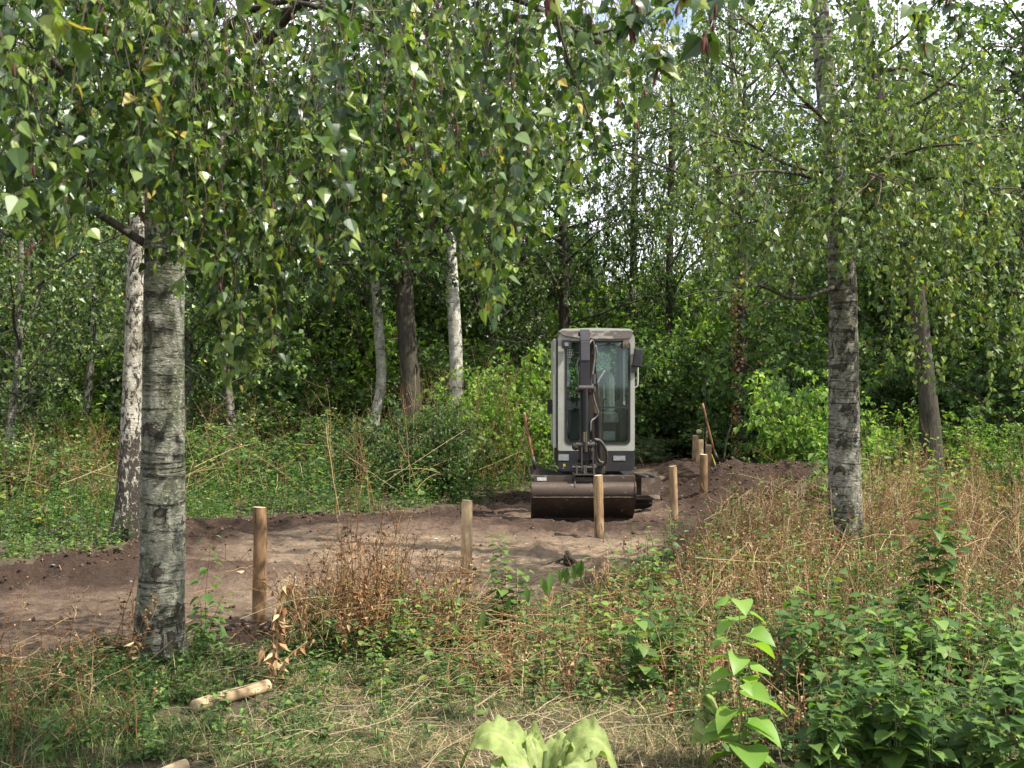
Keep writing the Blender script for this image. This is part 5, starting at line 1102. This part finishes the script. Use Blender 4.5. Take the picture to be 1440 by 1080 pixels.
# withered plant beside the fallen pole
x, y = gp(384, 965); z = gz(x, y); wp_ = empty('withered_plant', (x, y, z), 'withered plant with curled tan leaves upright at the end of the fallen pole', 'plant'); mb = MB(); ml = MB()
for (h, az, ln) in ((.50, 1., .06), (.62, .2, .12), (.30, 0, .6), (.24, 3., .3)):
    t = np.linspace(0, 1, 10); P = np.stack([np.cos(az)*ln*h*t**1.3+.008*np.sin(t*8), np.sin(az)*ln*h*t, h*t*(1-.3*ln*t)], -1); tubes(mb, P, np.linspace(.007, .0025, 10), 7, 0, .85, cap=True); nl = int(26*h/.5); B = samp(P, R(.15, .98, nl)); leaves(ml, B, rdir(nl, -1, -.2)+np.array([0, 0, -.5]), rdir(nl), R(.03, .085, nl), T_DRY, np.clip(rng.normal(.65, .2, nl), .2, 1), 0, R(-.6, 1.2, nl), 1.25, True)
mb.build('stem', [M['dry']], wp_); ml.build('foliage', [M['dry']], wp_)
# big pale mullein rosette at the bottom centre
def bigleaf(mb, o, az, L_, W, rise, droop, wave, tint, roll=0., nu=11, nv=22):
    u = np.linspace(-1, 1, nu); v = np.linspace(0, 1, nv); U, Vv = np.meshgrid(u, v); w = W*np.sin(PI*np.clip(Vv, 0, 1)**.72)**.75*(1-.12*Vv)+.008; ce, se = math.cos(az), math.sin(az)
    hh = L_*(rise*np.sin(Vv*PI*.62)/.95-droop*Vv**2.6); rr_ = L_*(Vv*(1-.25*Vv*abs(rise))); edge = np.abs(U)**1.8
    side = U*w; up = .12*np.abs(U)*w+edge*wave*W*(1.6*vn(Vv*6+az*3, U*1.5+az)+1.1*vn(Vv*15+az, U*2.5))+.012*vn(Vv*9+az*5, U*3) + side*roll + .05*W*vn(U*4+az, Vv*12); X_ = o[0]+ce*rr_-se*side; Y_ = o[1]+se*rr_+ce*side; Z_ = o[2]+hh+up
    i = (np.arange(nu-1)[None]+np.arange(nv-1)[:, None]*nu).ravel(); mb.add(np.stack([X_, Y_, Z_], -1), np.stack([i, i+1, i+1+nu, i+nu], -1), 0, np.clip(tint+.25*np.exp(-(U/.07)**2)+.1*np.cos(U*3), 0, .9).ravel())
x, y = gp(765, 1125); mu = empty('mullein', (x, y, gz(x, y)), 'large pale green rosette of wavy felted leaves at the bottom centre', 'plant')
for (az, L_, W, ri, dr, wv, ro) in ((3.0, .40, .095, .66, .50, .20, -.40), (2.35, .27, .07, .75, .6, .30, -.3), (-.05, .37, .10, .70, .66, .19, .42), (-.7, .33, .08, .58, .75, .3, .25), (.7, .26, .06, .8, .6, .3, .3), (1.4, .20, .055, .8, .6, .3, 0), (-1.9, .27, .06, .5, .6, .3, 0), (3.7, .32, .085, .5, .6, .32, -.3), (-1.2, .29, .07, .55, .7, .3, .2), (-2.4, .30, .075, .5, .6, .3, -.2), (2., .15, .03, 1.1, .1, .4, 0), (.2, .16, .03, 1.1, .15, .4, 0)):
    mb = MB(); bigleaf(mb, (R(-.02, .02), R(-.02, .02), .02), az, L_, W, ri, dr, wv, R(.2, .6), ro, 15, 34); mb.build('leaf', M['leaf_pale'], mu)
mb = MB(); tubes(mb, np.array([(0, 0, -.02), (0, 0, .06), (.005, 0, .16)]), np.array([.018, .014, .008]), 10, 0); mb.build('stem', M['stem'], mu)
# pale wilting plant between rosette and sapling
x, y = gp(985, 1085); e = empty('wilting_plant', (x, y, gz(x, y)), 'wilting yellow green plant with hanging leaves left of the bright sapling', 'plant'); mb = MB(); t = np.linspace(0, 1, 10); P = np.stack([.02*t, 0*t, .36*t], -1); tubes(mb, P, .005, 8, 0); mb.build('stem', M['stem'], e); mb = MB(); n = 9; B = samp(P, R(.5, .99, n)); leaves(mb, B, np.stack([R(-1, 1, n), R(-.6, .2, n), R(-1.3, -.2, n)], -1), rdir(n, 0, 1), R(.06, .11, n), T_HEART, R(.4, .85, n), 0, R(.2, .9, n), .9, True); mb.build('foliage', M['leaf_pale'], e)
# thistle flower
x, y = gp(1224, 1085); e = empty('knapweed_flower', (x, y, gz(x, y)), 'single purple flower on a thin stem among the green weeds at the lower right', 'flower'); tp = wp(1221, 997, y)-np.array(e.location); mb = MB(); tubes(mb, smooth_path([(0, 0, 0), tp*.5+np.array([.02, 0, 0]), tp], 10), .0018, 5, 0); mb.build('stem', M['stem'], e)
mb = MB(); tubes(mb, np.array([tp-np.array([0, 0, .012]), tp-np.array([0, 0, .004]), tp+np.array([0, 0, .002])]), np.array([.004, .008, .006]), 8, 0, cap=True); mb.build('flower_cup', M['stem_red'], e); mb = MB(); n = 46; leaves(mb, np.tile(tp, (n, 1)), rdir(n, .0, 1)+np.array([0, 0, .3]), rdir(n), .018, T_LANCE, .5, 0, .3, .9); mb.build('petals', M['petal_p'], e)
# white yarrow umbels
for i, (px, py) in enumerate(((1349, 886), (1371, 899), (1384, 893), (1358, 900), (1420, 880), (1365, 884))):
    x = (px-720)/F*6.6; y = 6.6; z = gz(x, y); e = empty('yarrow', (x, y, z), 'small white flower head among the green weeds at the right edge', 'flower', 'white flower heads at the right'); h = H-(py-540)/F*6.6-z; mb = MB(); tubes(mb, np.array([(0, 0, 0), (.01, 0, h*.6), (0, 0, h)]), .0016, 5, 0); mb.build('stem', M['stem'], e)
    mb = MB(); n = 44; a = R(0, 6.3, n); r = .030*np.sqrt(rng.random(n)); leaves(mb, np.stack([np.cos(a)*r, np.sin(a)*r, h+.004-r*r*4], -1), rdir(n, -.2, .3), np.array([0, 0, 1.])+rdir(n)*.4, .009, T_OVATE, .5, 0); mb.build('petals', M['petal_w'], e)
# bare pale twigs by the posts
for i, (px, py, d, h, lab) in enumerate(((945, 760, 11.0, .42, 'bare pale branching twig standing in front of the thin post with the dark split'), (905, 1, 20.5, .22, 'small bare grey twig on the sunlit soil behind the excavator'))):
    x = (px-720)/F*d; z = gz(x, d); e = empty('bare_twig', (x, d, z), lab, 'twig'); mb = MB(); st = grow_limb((0, 0, 0), (-.1, 0, 1), h, 9, 0, 0, .12); tubes(mb, st, np.linspace(.004, .0015, 9), 5, 0, .95); sb = sublimbs(st, 8, .45, -.2, .25, .8); tubes(mb, np.array(sb), .0015, 4, 0, .95); mb.build('twig', [M['straw']], e)
# fine stalks with round heads near the posts
for i, (px, py, d, h) in enumerate(((895, 775, 10.2, .30), (905, 778, 10.1, .33), (880, 775, 10.3, .2), (985, 745, 12, .3), (1015, 742, 12.2, .36), (1035, 748, 11.8, .4))):
    mb = MB(); dryweeds(mb, np.array([(px-720)/F*d]), np.array([d]), h*1.1, 7, 1, .0028, .2, 1, .25, .011); x = (px-720)/F*d; z = gz(x, d)
    for q in range(len(mb.V)): mb.V[q] = mb.V[q]-np.array([x, d, z])
    tag(mb.build('dry_stalk', [M['dry']], None, (x, d, z)), 'dry stalk with round pale seed heads by the posts on the soil edge', 'dry stalk', 'dry stalks with seed heads near the posts')
# ---------------------------------------------------------------- trees in the middle distance and beyond
FT = far_tree
FT([21., (531, 632, 15), (527, 600, 14), (536, 540, 15), (534, 480, 14), (529, 410, 13), (524, 340, 12)], 'birch', 'bark_w', 'slender white birch with a crooked trunk left of the thick brown tree', 8.5, lift=1.6)
FT([20., (578, 630, 34), (578, 560, 29), (573, 480, 26), (568, 400, 26), (572, 330, 20), (574, 200, 18)], 'leafy', 'bark_dark', 'thick smooth brown tree with forked limbs in the left middle', 9, name='broadleaf_tree', lift=2.6)
FT([20.5, (643, 625, 20), (642, 540, 20), (640, 470, 19), (636, 400, 18), (632, 300, 17)], 'birch', 'bark_w', 'white birch with black marks midway between the thick brown tree and the excavator', 9.5, lift=1.4)
FT([26., (512, 620, 13), (514, 500, 11), (516, 400, 10)], 'birch', 'bark_far', 'thin dark birch just left of the crooked white one', 9)
FT([27., (668, 615, 9), (669, 520, 9), (670, 440, 8)], 'birch', 'bark_far', 'thin far birch just right of the white birch near the excavator', 8)
FT([24., (795, 610, 17), (794, 460, 15), (793, 350, 14), (790, 200, 12)], 'leafy', 'bark_dark', 'dark trunk rising straight above the excavator roof', 8.5, lift=1., name='broadleaf_tree')
bt = [o for o in bpy.data.objects if o.get('label', '').startswith('thick smooth brown')][0]; ob = np.array(bt.location)
for pts in ([(572, 395, 20), (545, 365, 19.8), (500, 335, 19.5), (455, 300, 19)], [(572, 385, 20), (590, 350, 20), (615, 300, 20.2), (650, 260, 20.4)], [(575, 420, 20), (545, 385, 19.9), (515, 372, 19.7), (480, 370, 19.5)]):
    mb = MB(); tubes(mb, smooth_path(img_path(pts)-ob, 16), np.linspace(.10, .035, 16), 8, 0); mb.build('limb', M['bark_dark'], bt)
ivy = FT([19.5, (1040, 650, 22), (1042, 560, 17), (1044, 450, 15), (1044, 350, 14)], 'birch', 'bark_dark', 'trunk hung with reddish brown ivy behind the earth mound', 8.5, lift=1.2)
FT([24., (1234, 625, 20), (1232, 540, 18), (1234, 440, 16)], 'birch', 'bark_dark', 'dark trunk seen between the right birch and the leaning one', 8.5)
FT([21., (262, 640, 18), (264, 540, 15), (266, 430, 13)], 'birch', 'bark_far', 'dark trunk peeping out right behind the thick left birch', 8.5)
FT([27., (1036, 615, 12), (1036, 400, 10), (1034, 200, 10), (1029, 0, 9)], 'birch', 'bark_w', 'tall thin white birch against the sky left of the right birch', 12, crown_w=.55)
FT([31., (1000, 610, 9), (1000, 300, 8), (992, 60, 7)], 'birch', 'bark_b', 'farther thin white birch against the bright sky', 12.5, crown_w=.5)
FT([24., (940, 618, 11), (941, 400, 10), (945, 200, 9)], 'birch', 'bark_dark', 'slim tree right of the excavator roof whose branches let the sky through', 9.5, crown_w=.6)
FT([17.5, (1450, 660, 22), (1448, 500, 20), (1446, 350, 18)], 'leafy', 'bark_dark', 'dark leafy tree at the right edge of the photo', 8.5, name='broadleaf_tree')
# ivy leaves on that trunk
mb = MB(); n = 900; zz = R(0, 3.6, n); aa = rng.normal(PI*1.05, .8, n); r = .13; P = np.stack([np.cos(aa)*r, np.sin(aa)*r, zz], -1); leaves(mb, P, np.stack([np.cos(aa), np.sin(aa), -1.5+0*aa], -1), np.stack([np.cos(aa), np.sin(aa), 0*aa], -1), R(.03, .07, n), T_FAR, R(.1, .9, n), 0, .2, 1.3); iv = mb.build('ivy', [M['dry']], ivy)
FT([25.5, (888, 616, 11), (890, 400, 10), (893, 200, 9)], 'birch', 'bark_far', 'thin birch rising right behind the right edge of the excavator roof', 10, crown_w=.5, lift=1.)
GL, GR, GC = 'birches and leafy trees beyond the left verge', 'trees beyond the right hand bushes', 'trees beyond the excavator clearing'
LL, LR, LC = 'one of the many trees crowding beyond the left verge', 'one of the trees crowding behind the right hand bushes', 'one of the low trees closing the view behind the excavator'
def quick(px, d, ch, kind, bark, lab, grp, w=14, cw=1.):
    yb = 540+F*H/d; FT([d, (px, yb, w), (px+R(-6, 6), yb-90, w*.85), (px+R(-10, 10), yb-220, w*.7)], kind, bark, lab, ch, grp, name='birch_tree' if kind == 'birch' else 'broadleaf_tree', crown_w=cw)
for a in ((-260, 17, 8, 'birch'), (-60, 20, 7.5, 'leafy'), (120, 21, 8.5, 'birch'), (20, 15.5, 7.5, 'birch'), (330, 29, 9, 'leafy'), (400, 25, 8.5, 'birch'), (455, 29, 9.5, 'leafy'), (320, 19, 8, 'birch'), (200, 30, 9.5, 'leafy'), (590, 31, 10, 'birch'), (640, 27, 9.5, 'leafy'), (-150, 30, 9, 'leafy'), (-420, 22, 8.5, 'leafy'), (700, 24, 7.8, 'birch')):
    quick(a[0], a[1], a[2], a[3], 'bark_far' if a[3] == 'birch' else 'bark_dark', LL, GL)
for a in ((1120, 23, 7.5, 'birch'), (1180, 28, 8.5, 'leafy'), (1290, 22, 9, 'leafy'), (1370, 24, 8.5, 'leafy'), (1400, 26, 10, 'birch'), (1500, 21, 9, 'leafy'), (1600, 17, 8, 'birch'), (1750, 22, 9, 'leafy'), (1250, 30, 9, 'birch')):
    quick(a[0], a[1], a[2], a[3], 'bark_far' if a[3] == 'birch' else 'bark_dark', LR, GR)
for a in ((760, 33, 7.5, 'leafy'), (840, 36, 6.5, 'leafy'), (900, 31, 5.2, 'leafy'), (980, 34, 6.0, 'leafy'), (820, 28, 5.5, 'birch')):
    quick(a[0], a[1], a[2], a[3], 'bark_far' if a[3] == 'birch' else 'bark_dark', LC, GC)
# trees at the back and sides of the photographer, so the wood goes on and shades the place
for x_, y_, s_ in ((-6.5, 3, 1.), (-4.2, -1.5, 1.1), (-8, 7.5, .9)):
    e = empty('birch_tree', (x_, y_, gz(x_, y_)), 'birch in the wood out to the left of the photographer', 'tree', 'birches around the photographer'); trunk_mesh(np.array([(0, 0, 0), (.05, 0, 2), (0, .05, 5), (0, 0, 8)]), [.13, .11, .07, .02], M['bark_far'], e, 14, 40, .05, .25)
    o = bpy.data.objects.new('crown', BIRCH[int(s_*10) % 3]); COL.objects.link(o); o.parent = e; o.scale = (s_, s_, s_)

# ---------------------------------------------------------------- bushes
B_ = bush
for a_ in ((705, 27, 250, 'bright', 'tall bright bush far behind the left edge of the excavator'), (835, 30, 260, 'mid', 'tall green bush far behind the excavator cab'), (905, 27, 230, 'bright', 'tall bright bush far behind the right mirror of the excavator'),
    (960, 27, 250, 'mid', 'tall green bush far behind the wooden post cluster'), (455, 27, 240, 'mid', 'tall green bush in the gap left of the crooked white birch'), (370, 29, 250, 'bright', 'tall bright bush in the gap above the brown knotted post'),
    (1300, 25, 260, 'mid', 'tall green bush directly behind the dark based birch'), (1085, 27, 250, 'bright', 'tall bright bush far behind the earth mound')):
    B_(a_[0], 600, a_[1], a_[2], a_[3], a_[4], wide=.95, i=int(a_[0]) % 2)
B_(140, 600, 27, 125, 'grey', 'blue green soft needled conifer bush at the far left', i=0, wide=1.2)
o_ = [o for o in bpy.data.objects if o.get('label', '').startswith('blue green')][0]; o_.name = 'conifer_bush'
for c in o_.children: c.data = c.data.copy(); c.data.materials[0] = M['leaf_blue']
B_(110, 625, 20.5, 100, 'bright', 'young yellow green bush standing in front of the blue green conifer', wide=.9)
B_(-20, 620, 19, 130, 'grey', 'grey green bush at the left edge of the photo', wide=1.2)
B_(60, 620, 30, 240, 'grey', 'large grey green bush with a few yellow leaves at the far left', wide=1.2)
B_(400, 600, 24, 170, 'mid', 'mid green bush behind the verge left of the crooked birch', wide=1.5)
B_(330, 600, 20, 110, 'mid', 'green bush behind the verge right of the thick left birch', wide=1.6, i=1)
B_(300, 600, 17.5, 85, 'mid', 'green bush on the verge, first right of the thick left birch', wide=1.6)
B_(385, 600, 16.5, 65, 'dark', 'dark low bush on the verge above the brown knotted post', wide=1.6, i=1)
B_(30, 600, 15.5, 110, 'mid', 'green bush on the verge at the far left', wide=1.5, i=1)
B_(470, 600, 19, 90, 'mid', 'low green bush in front of the thin dark birch', wide=1.4)
B_(610, 600, 16.5, 120, 'dark', 'green bush hiding the foot of the thick brown tree', wide=.8, i=1)
B_(600, 600, 15.8, 150, 'dark', 'dark dense bush on the verge right before the thick brown tree', wide=.85)
B_(500, 600, 16.5, 70, 'mid', 'low green bush on the verge below the crooked birch', wide=1.)
B_(690, 600, 18.5, 160, 'bright', 'yellow green bush just left of the excavator cab', wide=1.0)
B_(740, 600, 19.5, 180, 'bright', 'tall yellow green bush right behind the left side of the excavator', wide=.8, i=1)
B_(650, 600, 22.5, 170, 'mid', 'green bush behind the white birch left of the excavator', wide=1.2)
B_(800, 600, 25, 165, 'mid', 'bush seen through the excavator cab windows', wide=1.2)
B_(860, 600, 26, 190, 'bright', 'green bush behind the right side of the excavator cab', wide=1.1, i=1)
B_(925, 600, 22.5, 185, 'mid', 'green bush right of the excavator cab', wide=1.0)
B_(985, 600, 23, 210, 'bright', 'tall green bush behind the post cluster', wide=.9)
B_(915, 640, 21, 38, 'grey', 'low silvery green feathery bush at the end of the clearing', wide=1.4)
B_(950, 600, 22, 70, 'dark', 'low dark bush behind the far soil ridge', wide=1.6, i=1)
B_(1030, 600, 20, 80, 'dark', 'dark low bush around the ivy covered trunk', wide=1.3)
B_(1118, 600, 16.5, 150, 'mid', 'broad green bush behind the earth mound', wide=.72)
B_(1130, 600, 15.5, 175, 'bright', 'bright green bush touching the left side of the right birch', wide=.8, i=1)
B_(1110, 600, 20, 240, 'mid', 'tall green bush left of the right birch', wide=1.)
B_(1045, 600, 24, 260, 'bright', 'tall sunlit bush behind the ivy covered trunk', wide=.9)
B_(1170, 600, 24, 260, 'bright', 'tall sunlit bush behind the right birch', wide=1.)
B_(545, 600, 25, 230, 'bright', 'tall sunlit bush behind the crooked white birch', wide=1.)
B_(620, 600, 27, 260, 'mid', 'tall bush behind the white birch with black marks', wide=1.)
B_(200, 600, 26, 210, 'grey', 'grey green bush seen between the left birches and the conifer', wide=1.2)
B_(300, 600, 27, 230, 'bright', 'tall bush glimpsed right of the thick left birch', wide=1.2)
B_(-60, 600, 26, 240, 'grey', 'tall grey green bush beyond the left edge of the photo', wide=1.2)
B_(1235, 600, 17, 110, 'bright', 'sunlit lime green bush between the right birch and the leaning one', wide=1.1)
B_(1250, 600, 20, 190, 'mid', 'green bush behind the sunlit one at the right', wide=1.1, i=1)
B_(1350, 600, 16.5, 120, 'bright', 'sunlit bush right of the dark based birch', wide=1.1, i=1)
B_(1420, 600, 15.5, 110, 'bright', 'sunlit bush at the right edge of the photo', wide=1.1)
B_(1390, 600, 20, 240, 'mid', 'tall green bush behind the sunlit ones at the right edge', wide=1.2)
B_(1530, 600, 17, 200, 'mid', 'bush just outside the right edge of the photo', wide=1.2)
B_(-150, 600, 18, 150, 'mid', 'bush just outside the left edge of the photo', wide=1.3)
B_(1500, 700, 12.5, 150, 'mid', 'green bush in the brown weeds at the far right', wide=.9)

# ---------------------------------------------------------------- the wood far behind
mb = MB(); n = 90000; a = R(-1.25, 1.25, n); d = R(34, 52, n); x = np.sin(a)*d; y = np.cos(a)*d; px = 720+F*x/np.maximum(y, 1)
top = np.interp(px, [-4000, -300, 300, 620, 760, 850, 930, 1010, 1120, 1300, 4000], [10, 9, 8.5, 8, 6.5, 4.6, 4.6, 5.2, 7, 9, 11])*(1+.18*vn(a*28, a*0)+.10*vn(a*90, a*0))
z = top*rng.random(n)**.8; leaves(mb, np.stack([x, y, z], -1), rdir(n), rdir(n)+np.array([0, -.4, .3]), R(.2, .5, n), T_CLUMP, np.clip(.4+.3*vn(a*60, z*1.2)+rng.normal(0, .15, n), 0, .9), 0, .2)
tag(mb.build('distant_wood', [M['leaf_grey']]), 'far edge of the wood closing the view between the trunks', 'wood', kind='stuff')

# ---------------------------------------------------------------- light, sky, camera
SUN_EL, SUN_AZ = math.radians(55), math.radians(112)      # azimuth measured clockwise from +Y (view direction): high, on the right, slightly behind
w = bpy.data.worlds.new('World'); scene.world = w; w.use_nodes = True; nt = w.node_tree; nt.nodes.clear()
out = nt.nodes.new('ShaderNodeOutputWorld'); bg = nt.nodes.new('ShaderNodeBackground'); sky = nt.nodes.new('ShaderNodeTexSky'); sky.sky_type = 'NISHITA'; sky.sun_disc = False; sky.sun_elevation = SUN_EL; sky.sun_rotation = SUN_AZ; sky.air_density = 1; sky.dust_density = 1.5
tc = nt.nodes.new('ShaderNodeTexCoord'); mp = nt.nodes.new('ShaderNodeMapping'); mp.inputs['Scale'].default_value = (1, 1, 2.2); nt.links.new(tc.outputs['Generated'], mp.inputs[0])
cn = noise(nt, mp.outputs[0], 3.2, 7, .58, .3); cr = ramp(nt, [(.36, 0.), (.50, 1.)]); nt.links.new(cn, cr.inputs[0])
cs = ramp(nt, [(.4, (9.5, 9.8, 10.4)), (.75, (6.2, 6.5, 7.0))]); nt.links.new(cn, cs.inputs[0]); mx = mixc(nt, cr.outputs[0], sky.outputs[0], cs.outputs[0])
nt.links.new(mx, bg.inputs[0]); bg.inputs[1].default_value = .115; nt.links.new(bg.outputs[0], out.inputs[0])
sl = bpy.data.lights.new('sun', 'SUN'); sl.energy = 5.0; sl.angle = math.radians(.6); sl.color = (1, .95, .86); so = bpy.data.objects.new('sun', sl); COL.objects.link(so)
sd_ = Vector((math.sin(SUN_AZ)*math.cos(SUN_EL), math.cos(SUN_AZ)*math.cos(SUN_EL), math.sin(SUN_EL))); so.rotation_euler = sd_.to_track_quat('Z', 'Y').to_euler(); so.location = (5, -5, 20)
cam = bpy.data.cameras.new('camera'); cam.lens = F/1440*36; cam.sensor_width = 36; cam.clip_end = 3000; cam.clip_start = .05; cam.dof.use_dof = True; cam.dof.focus_distance = 11.5; cam.dof.aperture_fstop = 9
co = bpy.data.objects.new('camera', cam); COL.objects.link(co); co.location = (0, 0, H); co.rotation_euler = (PI/2, 0, 0); scene.camera = co
scene.view_settings.view_transform = 'Standard'; scene.view_settings.look = 'None'; scene.view_settings.gamma = 1; scene.view_settings.exposure = 1.0
c = scene.cycles; c.max_bounces = 7; c.diffuse_bounces = 3; c.glossy_bounces = 2; c.transmission_bounces = 4; c.transparent_max_bounces = 8; c.caustics_reflective = False; c.caustics_refractive = False; c.sample_clamp_indirect = 6
c.use_denoising = True
